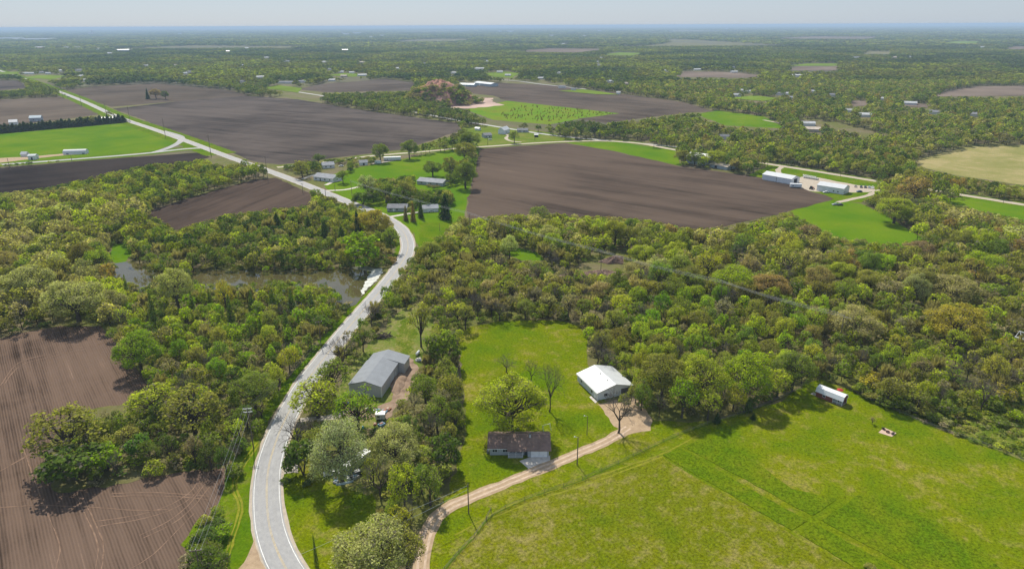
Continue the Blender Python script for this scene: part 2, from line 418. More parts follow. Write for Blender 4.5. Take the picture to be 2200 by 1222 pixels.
OPEN.append([(1000, 275), (1060, 272), (1180, 288), (1215, 302), (1100, 312), (1030, 315), (1010, 300)])
OPEN.append([(1600, 300), (1610, 300), (1610, 305)])

# the foreground lawns
LAWN = [(985, 720), (1010, 702), (1060, 692), (1120, 688), (1200, 688), (1245, 700), (1262, 730), (1262, 780), (1300, 860), (1400, 905), (1520, 905), (1680, 862), (1740, 820), (1765, 815), (1830, 838), (1940, 888), (2080, 945), (2200, 990), (2500, 1110), (2600, 1400), (880, 1400), (905, 1222), (925, 1130), (955, 1090), (965, 1040), (985, 985), (1000, 940), (1002, 880), (990, 800)]
open_sheet('lawn', LAWN, GRASS_LAWN, .012, step=3, amp=.5)
sheet('pasture', [(935, 1260), (1000, 1170), (1060, 1100), (1200, 1045), (1415, 978), (1690, 1140), (1840, 1222), (2100, 1400), (880, 1400)], GRASS_PASTURE, .020, step=4, amp=.25)
TALL = [
    [(1470, 960), (1500, 944), (1545, 940), (1640, 1005), (1700, 1050), (1797, 1072), (1745, 1108)],
    [(1424, 978), (1462, 962), (1540, 1010), (1640, 1066), (1735, 1118), (1700, 1139)],
    [(1764, 1117), (1850, 1060), (1960, 1100), (2060, 1150), (2160, 1230), (2200, 1300), (2050, 1290), (1955, 1222)],
    [(1718, 1147), (1752, 1126), (1900, 1206), (2000, 1280), (1940, 1290), (1830, 1215)],
]
for i, q in enumerate(TALL):     # uncut grass stands a hand higher than the mown lawn round it
    pts = ragged([P(*p) for p in q], 2.0, .16, 70 + i); o = sheet_ground('tall_grass_plot', pts, GRASS_TALL, .13 + .004 * i)
    n_ = len(pts); ft = MB()
    for j in range(n_):
        a_, b_ = pts[j], pts[(j + 1) % n_]; ft.poly([(a_.x, a_.y, -.02), (b_.x, b_.y, -.02), (b_.x, b_.y, .13 + .004 * i), (a_.x, a_.y, .13 + .004 * i)])
    e_ = ft.build('grass_edge', GRASS_TALL, o)
open_sheet('lawn', [(600, 1015), (620, 975), (640, 960), (690, 1020), (735, 1042), (800, 1060), (812, 1130), (760, 1160), (735, 1222), (745, 1400), (640, 1400), (625, 1180), (598, 1080)], GRASS_LAWN, .014, step=3, amp=.4, seed=5)
open_sheet('yard', [(905, 650), (930, 690), (915, 760), (890, 800), (860, 850), (830, 900), (815, 920), (770, 925), (700, 905), (720, 850), (740, 800), (790, 745), (830, 700), (860, 662)], GRASS_YARD, .016, step=3, amp=.8, seed=6)
DIRT = NT('bare_dirt', .95, .1); v = DIRT.pos(); n = DIRT.noise(v, .25, 7, .7); DIRT.bump(n, .6, .3)
DIRT = DIRT.base(DIRT.ramp(n, [(.25, (.10, .07, .05)), (.5, (.25, .175, .125)), (.75, (.36, .27, .2))]))
sheet('dirt_patch', [(835, 865), (850, 815), (868, 775), (880, 768), (900, 790), (885, 830), (875, 860), (850, 868)], DIRT, .028, step=2, amp=.5, seed=8)
sheet('dirt_patch', [(770, 905), (800, 895), (830, 900), (860, 868), (840, 862), (812, 872), (770, 885), (735, 870), (725, 890)], DIRT, .032, step=2, amp=.5, seed=9)
sheet('dirt_patch', [(700, 1010), (760, 1010), (800, 985), (815, 1050), (790, 1065), (730, 1045), (690, 1030)], GRASS_YARD, .034, step=2, amp=.5, seed=10)
open_sheet('worn_grass', [(860, 690), (885, 680), (900, 690), (890, 740), (870, 770), (845, 770), (850, 730)], GRASS_SCRUB, .024, keep=False, step=2, amp=.8, seed=12)
# verge left of the highway and behind the right-hand fence
VERGE = [(860, 470), (888, 500), (866, 548), (830, 605), (780, 660), (730, 715), (680, 785), (620, 850), (575, 905), (553, 960), (542, 1010), (543, 1080), (552, 1160), (545, 1180), (520, 1222), (480, 1400), (395, 1400), (405, 1160), (460, 1110), (478, 1060), (486, 1005), (520, 965), (535, 925), (572, 870), (618, 815), (668, 755), (724, 690), (772, 640), (840, 580), (850, 530), (830, 490)]
open_sheet('grass_verge', VERGE, GRASS_VERGE, .018, step=3, amp=.5, seed=13)
OPEN[-1] = [(862, 490), (850, 560), (770, 684), (702, 768), (634, 846), (574, 907), (540, 955), (500, 1000), (486, 1030), (480, 1400), (560, 1400), (640, 860), (880, 520)]
SCRUB = [(1850, 840), (1940, 888), (2080, 945), (2200, 990), (2500, 1110), (2500, 800), (2200, 820), (2100, 850), (1960, 850)]
sheet('rough_meadow', SCRUB, GRASS_SCRUB, .010, step=4, amp=1.2, seed=14)
OPEN.append([(1960, 890), (2080, 945), (2200, 990), (2500, 1110), (2500, 900), (2200, 868), (2120, 880), (2060, 905)])
# far fields and clearings
FAR_F = [('g', [(-40, 159), (0, 155), (46, 155), (40, 160)]), ('g', [(48, 168), (80, 162), (150, 163), (110, 172)]), 
 ('b', [(1110, 111), (1180, 105), (1300, 106), (1240, 113)]), ('g', [(1295, 118), (1330, 113), (1380, 114), (1360, 120)]), ('b', [(1690, 152), (1720, 143), (1800, 144), (1796, 152)]), ('g', [(1690, 142), (1730, 137), (1800, 137), (1796, 142)]),
 ('g', [(2028, 93), (2050, 89), (2110, 89), (2100, 94)]), ('t', [(1850, 116), (1870, 111), (1915, 112), (1910, 117)]), ('b', [(1455, 166), (1470, 154), (1560, 155), (1640, 163), (1600, 168)]), ('b', [(2000, 208), (2040, 196), (2100, 186), (2260, 184), (2260, 206)]),
 ('b', [(1826, 229), (1832, 217), (1862, 217), (1866, 228)]), ('b', [(2160, 106), (2180, 101), (2300, 101), (2300, 107)]), ('b', [(1660, 83), (1750, 79), (1890, 80), (1860, 84)]), 
 ('g', [(700, 162), (740, 158), (790, 160), (760, 166)]), ('g', [(1040, 158), (1080, 154), (1120, 158), (1100, 168), (1060, 166)]), ('g', [(1200, 196), (1250, 192), (1330, 204), (1280, 203)]),
 ('g', [(560, 190), (600, 184), (650, 190), (640, 200)]), ('g', [(1560, 212), (1620, 206), (1680, 212), (1640, 218)]), ('b', [(1930, 228), (1960, 222), (2010, 226), (1990, 232)])]
FM = {'b': plain('far_tilled_soil', (.16, .125, .10), 1, 0, .25, .01), 'g': plain('far_grass', (.13, .19, .02), 1, 0, .2, .01), 't': plain('far_stubble', (.17, .16, .09), 1, 0, .2, .01)}
for i, (k_, q) in enumerate(FAR_F): open_sheet({'b': 'plowed_field', 'g': 'meadow', 't': 'stubble_field'}[k_], q, FM[k_], .3 + .01 * i, step=60, amp=4, seed=100 + i)
# clearings
open_sheet('clearing', [(232, 555), (245, 525), (270, 522), (282, 548), (262, 570)], GRASS_BRIGHT, .03, step=4, amp=.5, seed=15)
open_sheet('clearing', [(1085, 545), (1110, 532), (1160, 545), (1170, 560), (1120, 560)], GRASS_BRIGHT, .03, step=4, amp=.5, seed=16)
sheet('clearing', [(900, 480), (985, 475), (985, 500), (950, 525), (900, 540)], GRASS_VERGE, .062, step=4, amp=.5, seed=17)

sheet('woodland_floor', [(112, 1052), (108, 985), (118, 935), (165, 885), (235, 872), (300, 862), (325, 830), (420, 830), (560, 830), (545, 940), (486, 1005), (380, 1015), (300, 1030), (150, 1058)], M_WOOD, .105, step=2.5, amp=.6, seed=33)
sheet('woodland_floor', [(395, 1222), (405, 1150), (430, 1110), (470, 1110), (478, 1150), (470, 1222), (440, 1300), (390, 1300)], GRASS_VERGE, .108, step=2.5, amp=.6, seed=34)
# the pond
t = NT('pond_water', .03, .5); v = t.pos(); n = t.noise(v, .05, 5, .6); t.bump(t.noise(v, .9, 4), .06, .1)
M_WATER = t.base(t.ramp(n, [(.3, (.06, .052, .02)), (.7, (.09, .075, .032))]))
POND = [(228, 592), (248, 566), (285, 560), (330, 572), (420, 578), (500, 582), (600, 578), (720, 576), (800, 578), (824, 578), (806, 606), (782, 634), (764, 655), (720, 668), (620, 655), (500, 640), (400, 632), (300, 626), (250, 618)]
sheet('pond', POND, M_WATER, .075, step=5, amp=1.0, seed=18)
OPEN.append([(245, 590), (252, 566), (285, 562), (320, 574), (335, 590), (325, 606), (290, 612)])
OPEN.append([(408, 582), (500, 585), (600, 582), (720, 580), (840, 580), (800, 622), (772, 645), (735, 638), (700, 606), (600, 600), (500, 607), (420, 604)])
SCUM = plain('pale_scum', (.5, .5, .45), .8, .2, .3, .4)
sheet('pond_scum', [(788, 600), (800, 579), (822, 575), (818, 592), (802, 610), (788, 623), (778, 636), (774, 624), (783, 611)], SCUM, .085, step=1.5, amp=.5, seed=19)
sheet('pond_scum', [(752, 574), (790, 572), (815, 578), (800, 584), (770, 580)], plain('thin_scum', (.22, .22, .17), .8, .2, .5, .3), .083, step=1.5, amp=.6, seed=20)

OPEN.append([(1244, 570), (1265, 557), (1300, 561), (1340, 579), (1300, 585)]); OPEN.append([(1308, 540), (1330, 537), (1346, 550), (1322, 558)])
# roads
ASPH = NT('old_asphalt', .85, .25); v = ASPH.pos(); n = ASPH.noise(v, .35, 7, .65); n2 = ASPH.noise(v, 6, 3, .8); n5 = ASPH.noise(v, .06, 4, .6)
ASPH.bump(n2, .3, .02)
k = ASPH.math('ADD', ASPH.math('MULTIPLY', n, .5), ASPH.math('ADD', ASPH.math('MULTIPLY', n2, .18), ASPH.math('MULTIPLY', n5, .35)))
ASPH = ASPH.base(ASPH.ramp(k, [(.3, (.225, .222, .222)), (.52, (.31, .305, .30)), (.75, (.38, .37, .36))]))
WORN = NT('wheel_worn_asphalt', .8, .25); v = WORN.pos(); n = WORN.noise(v, .5, 7, .7)
WORN = WORN.base(WORN.ramp(n, [(.3, (.26, .257, .26)), (.7, (.35, .345, .34))]))
GRAV = NT('pale_gravel', .95, .1); v = GRAV.pos(); n = GRAV.noise(v, .5, 7, .7); n2 = GRAV.noise(v, 5, 3, .8); GRAV.bump(n2, .6, .05)
GRAV = GRAV.base(GRAV.ramp(GRAV.math('ADD', GRAV.math('MULTIPLY', n, .6), GRAV.math('MULTIPLY', n2, .4)), [(.3, (.30, .25, .2)), (.7, (.50, .43, .34))]))
DRIVE = NT('tan_gravel', .95, .1); v = DRIVE.pos(); n = DRIVE.noise(v, .45, 7, .7); n2 = DRIVE.noise(v, 5, 3, .8); DRIVE.bump(n2, .7, .06)
DRIVE = DRIVE.base(DRIVE.ramp(DRIVE.math('ADD', DRIVE.math('MULTIPLY', n, .65), DRIVE.math('MULTIPLY', n2, .4)), [(.32, (.23, .165, .105)), (.55, (.37, .27, .175)), (.75, (.46, .355, .245))]))
CONC = plain('light_concrete', (.48, .44, .39), .85, .2, .2, .8)
WHITE_PAINT = plain('white_road_paint', (.72, .72, .70), .7, .3, .2, 1)
YELLOW_PAINT = plain('faded_yellow_paint', (.45, .35, .19), .7, .3, .25, 1)
HWY_PX = [(-40, 140), (30, 162), (150, 206), (250, 250), (330, 278), (400, 303), (490, 337), (570, 365), (640, 391), (700, 415), (752, 436), (795, 453), (832, 470), (862, 492), (875, 517), (875, 541), (862, 566), (838, 600), (800, 645), (752, 700), (700, 765), (662, 815), (633, 862), (604, 920), (583, 980), (574, 1030), (574, 1090), (584, 1150), (615, 1222), (680, 1310), (760, 1400)]
HWY = smooth_line(HWY_PX, 3.5)
ribbon('road_shoulder', HWY, 8.9, GRAV, .105, amp=.12)
ribbon('grass_verge', HWY[:int(len(HWY) * .62)], 30, GRASS_VERGE, .076, amp=.6)
ribbon('highway', HWY, 7.5, ASPH, .115)
for o_ in (-2.55, -.95, .95, 2.55): ribbon('wheel_path', HWY, .75, WORN, .121, o_, .04)
near_hwy = HWY[int(len(HWY) * .30):]
for o_ in (-3.3, 3.3): ribbon('road_marking', near_hwy, .13, WHITE_PAINT, .129, o_, .015)
for o_ in (-.14, .14): ribbon('road_marking', near_hwy, .11, YELLOW_PAINT, .129, o_, .015)
sheet('gravel_driveway', [(548, 1152), (556, 1190), (575, 1228), (600, 1300), (470, 1300), (512, 1222), (538, 1180)], DRIVE, .112, step=2, amp=.25, seed=22)
SIDE = smooth_line([(-120, 362), (0, 354), (150, 343), (300, 331), (400, 320), (447, 318)], 8)
ribbon('grass_verge', SIDE, 24, GRASS_VERGE, .0765, amp=.6)
ribbon('side_road', SIDE, 7.5, ASPH, .095)
ribbon('side_road', smooth_line([(330, 328), (362, 318), (385, 306), (390, 296), (378, 290), (350, 282)], 4), 7, ASPH, .100)
BACK = smooth_line([(596, 360), (680, 351), (740, 343), (800, 335), (900, 327), (985, 319), (1060, 314), (1130, 309), (1200, 305), (1290, 303), (1370, 308), (1450, 322), (1560, 338), (1660, 354), (1750, 368), (1880, 389), (2060, 418), (2200, 440), (2300, 456)], 8)
ribbon('grass_verge', BACK, 15, GRASS_VERGE, .077, amp=.6)
ribbon('gravel_road', BACK, 7.0, GRAV, .090, amp=.2)
FARM = smooth_line([(1890, 408), (1865, 420), (1830, 428), (1800, 435)], 4); ribbon('gravel_drive', FARM, 4, GRAV, .080, amp=.2)
ribbon('gravel_drive', smooth_line([(1680, 358), (1672, 368), (1685, 385)], 4), 4.5, GRAV, .084, amp=.2)
sheet('gravel_yard', [(1722, 380), (1760, 382), (1840, 398), (1880, 402), (1876, 412), (1836, 414), (1750, 412), (1700, 404), (1700, 392)], GRAV, .078, step=5, amp=.5, seed=25)
sheet('gravel_yard', [(-60, 345), (0, 340), (60, 337), (120, 332), (185, 326), (190, 331), (130, 335), (75, 341), (0, 350), (-60, 354)], DRIVE, .078, step=5, amp=.5, seed=26)
sheet('spoil_flat', [(945, 226), (985, 214), (1010, 210), (1060, 211), (1058, 219), (1085, 226), (1020, 233), (960, 234)], plain('pinkish_spoil', (.42, .30, .25), .95, .1, .25, .02), .08, step=10, amp=2, seed=27)
OPEN.append([(950, 226), (985, 214), (1010, 210), (1060, 211), (1085, 226), (1010, 235)])
ribbon('railway', smooth_line([(560, 186), (640, 198), (760, 217), (880, 239), (985, 259), (1040, 268), (1180, 290), (1300, 302), (1450, 316), (1640, 345)], 20), 6, plain('pale_ballast', (.40, .39, .38), .9, .2), .088)
ribbon('side_road', smooth_line([(940, 158), (1000, 168), (1060, 171), (1110, 174), (1160, 181), (1260, 192)], 20), 8, ASPH, .09)
ribbon('gravel_drive', smooth_line([(1086, 288), (1093, 292), (1087, 297), (1096, 303), (1120, 306)], 4), 4, GRAV, .094)
ribbon('gravel_drive', smooth_line([(1640, 258), (1680, 266), (1720, 275)], 10), 5, GRAV, .09)
DRV = smooth_line([(880, 1330), (902, 1250), (908, 1190), (925, 1130), (955, 1095), (1000, 1073), (1060, 1048), (1130, 1020), (1200, 992), (1262, 965), (1310, 943), (1350, 918)], 2.5)
ribbon('gravel_drive', DRV, 4.1, DRIVE, .050, amp=.18)
for o_ in (-.85, .85): ribbon('wheel_path', DRV, .7, plain('packed_gravel', (.46, .35, .26), .9, .1, .2, .7), .054, o_, .08)
sheet('gravel_yard', [(1285, 868), (1310, 862), (1362, 850), (1380, 868), (1402, 905), (1398, 925), (1362, 930), (1340, 940), (1318, 915), (1300, 890)], DRIVE, .044, step=2, amp=.5, seed=29)
sheet('concrete_apron', [(1116, 990), (1137, 982), (1182, 978), (1182, 993), (1137, 1008)], CONC, .048, step=50, amp=0)
ribbon('gravel_drive', smooth_line([(600, 1012), (618, 1008), (640, 1004)], 2), 4, plain('grey_gravel', (.36, .32, .27), .95, .1), .070, amp=.2)
ribbon('gravel_drive', smooth_line([(645, 905), (680, 900), (720, 893), (740, 880)], 2), 3.5, plain('grey_gravel', (.36, .32, .28), .95, .1), .072, amp=.2)
for pl in ([(700, 398), (716, 391), (735, 388)], [(650, 385), (668, 378), (682, 374)], [(698, 410), (740, 408), (770, 402)], [(838, 466), (880, 459), (905, 455)], [(800, 352), (850, 345)], [(640, 370), (670, 366)]):
    ribbon('driveway', smooth_line(pl, 3), 3.5, CONC, .098)
# wheel tracks left by machines
TRK = plain('pressed_soil', (.205, .135, .096), 1.0, 0, .35, .6)
TR = [[(205, 1120), (300, 1105), (370, 1082), (415, 1050), (428, 1020), (425, 1000)], [(215, 1130), (310, 1113), (378, 1090), (424, 1056), (438, 1022), (436, 1004)], [(300, 1150), (360, 1120), (405, 1085), (440, 1040)], [(308, 1156), (368, 1126), (414, 1090), (450, 1046)],
      [(0, 1090), (90, 1085), (200, 1090), (300, 1096), (360, 1094)], [(20, 1000), (80, 968), (135, 950)], [(0, 1012), (70, 975), (130, 957)], [(120, 1222), (128, 1170), (100, 1100), (70, 1020), (50, 960)], [(205, 1222), (210, 1170), (190, 1120), (160, 1060)], [(218, 1222), (222, 1170), (200, 1115), (172, 1055)],
      [(280, 1222), (330, 1190), (390, 1130), (420, 1100)], [(240, 1060), (330, 1058), (400, 1062), (450, 1066)], [(240, 1066), (330, 1065), (400, 1068), (448, 1074)], [(0, 830), (40, 780), (110, 760), (180, 745)], [(0, 838), (44, 786), (114, 766), (184, 750)], [(60, 920), (110, 900), (160, 880)]]
for i, q in enumerate(TR): ribbon('wheel_track', smooth_line(q, 2), .26, TRK, .100 + .0007 * i, amp=.06, seed=i)
GTR = plain('pressed_grass', (.19, .195, .02), 1.0, 0, .25, .6)
for q in ([(478, 1222), (490, 1170), (510, 1110), (512, 1080), (500, 1050), (505, 1020), (530, 980), (552, 950)], [(486, 1222), (498, 1170), (517, 1112), (520, 1080), (508, 1050), (512, 1022), (536, 984), (556, 955)], [(978, 1150), (1060, 1102), (1130, 1072), (1260, 1030), (1420, 975), (1500, 935)], [(1060, 1112), (1140, 1078), (1265, 1038), (1425, 980)]):
    ribbon('grass_track', smooth_line(q, 2), .5, GTR, .040, amp=.1)

# ------------------------------------------------------------------ trees
LEAF_O, LEAF_T = leaf_mat('spring_leaves', True), leaf_mat('spring_leaves_of_the_woods', False)
BARK = plain('grey_brown_bark', (.085, .068, .055), .95, .1, .3, .8)
BARK_PALE = plain('pale_twig_bark', (.17, .145, .125), .95, .1, .3, .8)
BARK_DARK = plain('dark_bark', (.06, .045, .035), .95, .1, .3, .8)
TINT = {   # the leaves' own colours this week in spring
    'yellow-green': (0.417, 0.460, 0.042), 'lime': (0.379, 0.470, 0.023), 'bright green': (0.270, 0.392, 0.023), 'mid green': (0.227, 0.288, 0.042), 'olive': (0.325, 0.317, 0.065),
    'tan': (0.470, 0.419, 0.177), 'golden': (0.470, 0.392, 0.055), 'rust': (0.417, 0.293, 0.102), 'silver-green': (0.441, 0.470, 0.251), 'dark green': (0.062, 0.116, 0.031), 'deep green': (0.129, 0.190, 0.035),
    'grey-brown': (0.343, 0.288, 0.171), 'cream': (0.470, 0.470, 0.177), 'reddish': (0.367, 0.264, 0.148),
}

def unit(n, r):
    v = r.normal(size=(n, 3)); return v / np.linalg.norm(v, axis=1)[:, None]

def crown_pts(seed, style, n, leaf):
    """leaf sprays of one crown, 12 m tall and 9 m wide: centres, normals, sizes, lobes"""
    r = np.random.default_rng(seed); lobes = []
    if style in ('spruce', 'cedar'):
        H, R, z0 = 12.0, (4.0 if style == 'spruce' else 3.2), .5
        z = z0 + (H - z0) * (1 - np.sqrt(r.random(n)))
        tier = np.floor(z / 1.25) if style == 'spruce' else z / 1.25
        fr = (z / 1.25 - np.floor(z / 1.25)) if style == 'spruce' else r.random(n)
        rad = R * (1 - z / H) ** .85 * (.55 + .45 * (1 - fr)) * (r.random(n) ** .35) + .12
        a = r.random(n) * 6.283
        if style == 'spruce': a = np.round(a / .52 + r.normal(size=n) * .22) * .52 + tier * .9
        rad *= 1 + .16 * np.sin(a * 3 + seed) + .1 * r.normal(size=n)
        c = np.stack([rad * np.cos(a), rad * np.sin(a), z - .25 * rad * .5], 1)
        nr = np.stack([np.cos(a), np.sin(a), .7 + 0 * a], 1) + r.normal(size=(n, 3)) * .45
        return c, nr / np.linalg.norm(nr, axis=1)[:, None], leaf * (.7 + .6 * r.random(n)), lobes
    H = 12.0
    z0, R, K, lr, sq = {'round': (1.7, 4.5, 19, (.25, .42), .85), 'upright': (2.2, 4.1, 17, (.22, .40), 1.0), 'airy': (3.0, 4.6, 22, (.15, .29), .85), 'veil': (1.0, 4.6, 30, (.18, .32), .95), 'oak': (1.2, 4.5, 34, (.16, .30), .85), 'elm': (1.0, 4.6, 40, (.13, .25), 1.0), 'willow': (1.0, 4.7, 34, (.16, .30), 1.15), 'bush': (.4, 4.5, 13, (.30, .48), .8)}[style]
    ax = np.array([R, R, (H - z0) / 2]); cen = np.array([0, 0, (H + z0) / 2])
    d = unit(K * 4, r); d = d[d[:, 2] > (-.62 if style in ('upright', 'willow', 'bush', 'veil', 'oak', 'elm') else -.42)][:K]
    off = .60 + .18 * r.random(len(d)); lc = cen + d * ax * off[:, None] + r.normal(size=(len(d), 3)) * .35
    lc = np.vstack([lc, cen + [0, 0, .5]]); rad = R * (lr[0] + (lr[1] - lr[0]) * r.random(len(lc))); d = np.vstack([d, [[0, 0, 1]]])
    if style in ('round', 'bush') and seed % 2: lc[:, 0] *= 1.12; lc[:, 1] *= .9
    w = rad ** 2; k = r.choice(len(lc), size=n, p=w / w.sum())
    u = unit(n, r); dn = d[k] + np.array([0, 0, .45]); flip = (u * dn).sum(1) < -.25 * r.random(n); u[flip] *= -1
    q = (.5 + .75 * r.random(n) ** .8)
    c = lc[k] + u * (rad[k] * q)[:, None] * np.array([1, 1, sq])
    lo = r.random(n) < .22; sh = unit(n, r); sh[:, 2] = np.abs(sh[:, 2]) * 1.1 - .35; c[lo] = (cen + sh * ax * (.72 + .33 * r.random((n, 1))))[lo]     # loose sprays between the boughs
    if style == 'willow': c[:, 2] -= .12 * (c[:, 0] ** 2 + c[:, 1] ** 2) ** .5 * r.random(n) * 1.5
    c[:, 2] = np.clip(c[:, 2], .25 if style in ('bush', 'willow') else 1.0, 12.6)
    nr = u + r.normal(size=(n, 3)) * .5 + [0, 0, .5]
    return c, nr / np.linalg.norm(nr, axis=1)[:, None], leaf * (.55 + .8 * r.random(n)), [(lc[i], rad[i]) for i in range(len(lc))]

def quads(c, nr, s, r, slim=.75):
    n = len(c); t = np.cross(nr, unit(n, r)); t /= np.linalg.norm(t, axis=1)[:, None] + 1e-9; b = np.cross(nr, t)
    t = t * (s * .5)[:, None]; b = b * (s * .5 * (slim + .3 * r.random(n)))[:, None]
    k = (.45 + .75 * r.random((n, 4)))[:, :, None]
    return np.stack([c - t * k[:, 0], c + b * k[:, 1], c + t * k[:, 2], c - b * k[:, 3]], 1)   # uneven diamonds

def trunk_mesh(seed, style, lobes, name='trunk'):
    r = np.random.default_rng(seed + 500); m = MB()
    if style in ('spruce', 'cedar'):
        m.tube([(0, 0, -.3), (0, 0, 4), (0, 0, 11.3)], [.26, .18, .04], 6)
    elif style == 'bush':
        for k in range(5):
            a = r.random() * 6.28; m.tube([(0, 0, -.2), (math.cos(a) * 1.2, math.sin(a) * 1.2, 3.5), (math.cos(a) * 2.6, math.sin(a) * 2.6, 8)], [.2, .14, .05], 5)
    else:
        fk = 3.0 + r.random() * 1.2; lean = r.normal(size=2) * .25
        m.tube([(0, 0, -.4), (0, 0, .5), (lean[0] * .5, lean[1] * .5, fk), (lean[0], lean[1], 7.5)], [.46, .33, .26, .12], 8)
        for (p, rd) in lobes[:-1]:
            s0 = fk * (.8 + .9 * r.random()); a = Vector((lean[0] * .6, lean[1] * .6, s0)); b = Vector(p)
            if b.z < s0 - .5: a.z = max(1.8, b.z - 1)
            mid = a.lerp(b, .5) + Vector((r.normal() * .35, r.normal() * .35, -.25))
            m.tube([a, mid, b], [.15, .09, .04], 5, False)
            for q in range(4):
                e = b + Vector(r.normal(size=3)) * rd * .62; f = mid.lerp(b, .3 + .6 * r.random())
                m.tube([f, f.lerp(e, .5) + Vector(r.normal(size=3)) * .15, e], [.05, .035, .015], 3, False)
    return m

PROTO = {}     # style -> [(trunk mesh, crown mesh)]
def leaf_var(c, n, r):
    """leaves differ a little one by one and from bough to bough"""
    v = np.clip(1 + .27 * r.normal(size=n) + .14 * np.sin(c[:, 0] * 1.3 + c[:, 2]) * np.cos(c[:, 1] * 1.1), .45, 1.8)
    return np.where(r.random(n) < .16, -1.0, v)
for st, cnt, n, leaf in (('round', 4, 2900, .47), ('upright', 4, 2300, .46), ('airy', 4, 1150, .52), ('veil', 2, 2300, .46), ('spruce', 2, 1900, .8), ('cedar', 2, 1200, .62), ('oak', 3, 13000, .25), ('elm', 2, 14000, .24), ('willow', 2, 15000, .22), ('bush', 3, 1500, .95)):
    PROTO[st] = []
    for k in range(cnt):
        sd = 11 + 37 * k + len(st) * 7; r = np.random.default_rng(sd + 9)
        c, nr, s, lb = crown_pts(sd, st, n, leaf)
        q = quads(c, nr, s, r)
        cm = np_mesh('crown', q.reshape(-1, 3), np.arange(4 * n).reshape(n, 4), LEAF_O, var=leaf_var(c, n, r))
        tm = trunk_mesh(sd, st, lb); me = bpy.data.meshes.new('trunk'); me.from_pydata(tm.v, [], tm.f); me.update(); me.materials.append(BARK_DARK if st in ('spruce', 'cedar') else BARK)
        PROTO[st].append((me, cm))

def bare_mesh(seed, dense=1.0):
    """a leafless tree: trunk and boughs, and the twigs they end in"""
    r = np.random.default_rng(seed); tr, tw = MB(), MB()
    def grow(p, d, L, rad, lev):
        e = p + d * L; mid = p.lerp(e, .5) + Vector(r.normal(size=3)) * L * .07
        (tr if lev < 3 else tw).tube([p, mid, e], [rad, rad * .85, rad * .66], 7 if lev < 2 else (4 if lev < 4 else 3), False)
        if lev == 6: return
        k = 3 if r.random() < (.55 if lev else 1) * dense else 2
        if lev == 0: k = 5
        for q in range(k):
            a = 2 * math.pi * (q + r.random() * .7) / k; sprd = (.45 + .4 * r.random()) if lev else (.55 + .45 * r.random())
            x = d.cross(Vector((.3, .5, .9))).normalized(); y = d.cross(x)
            nd = (d * math.cos(sprd) + (x * math.cos(a) + y * math.sin(a)) * math.sin(sprd) + Vector((0, 0, .10))).normalized()
            st = e if q < 2 or lev == 0 else p.lerp(e, .55 + .4 * r.random())
            grow(st - (d * .05), nd, L * ((.62 + .22 * r.random()) if lev else .85), max(rad * (.60 if lev else .5), .022), lev + 1)
    grow(Vector((0, 0, -.3)), Vector((r.normal() * .05, r.normal() * .05, 1)).normalized(), 3.4, .40, 0)
    V = np.array(tr.v + tw.v); sx = 4.6 / max(1, np.percentile(np.hypot(V[:, 0], V[:, 1]), 98)); sz = 12 / V[:, 2].max()
    for m in (tr, tw): m.v = [(a * sx, b * sx, c * sz) for a, b, c in m.v]
    out = []
    for nm, m, mt in (('trunk', tr, BARK), ('crown', tw, BARK_PALE)):
        me = bpy.data.meshes.new(nm); me.from_pydata(m.v, [], m.f); me.update(); me.materials.append(mt); out.append(me)
    return tuple(out)
PROTO['bare'] = [bare_mesh(3), bare_mesh(8), bare_mesh(21, 1.15)]

BASE = {}
def tree_obj(name, style, k, x, y, r, h, rz, tint, z=0.0):
    if r > 6.3: style = {'round': 'oak', 'upright': 'elm', 'airy': 'veil'}.get(style, style)
    root = empty(name, (x, y, z), rz)
    tm, cm = PROTO[style][k % len(PROTO[style])]
    sc = (r / 4.5, r / 4.5, h / 12.0)
    if (style, k % len(PROTO[style])) not in BASE:
        a = bpy.data.objects.new('trunk', tm); b = bpy.data.objects.new('crown', cm); BASE[(style, k % len(PROTO[style]))] = (a, b)
    else:
        a, b = [q.copy() for q in BASE[(style, k % len(PROTO[style]))]]
    for q in (a, b):
        COL.objects.link(q); q.parent = root; q.scale = sc
    b.color = (*tint, 1)
    return root

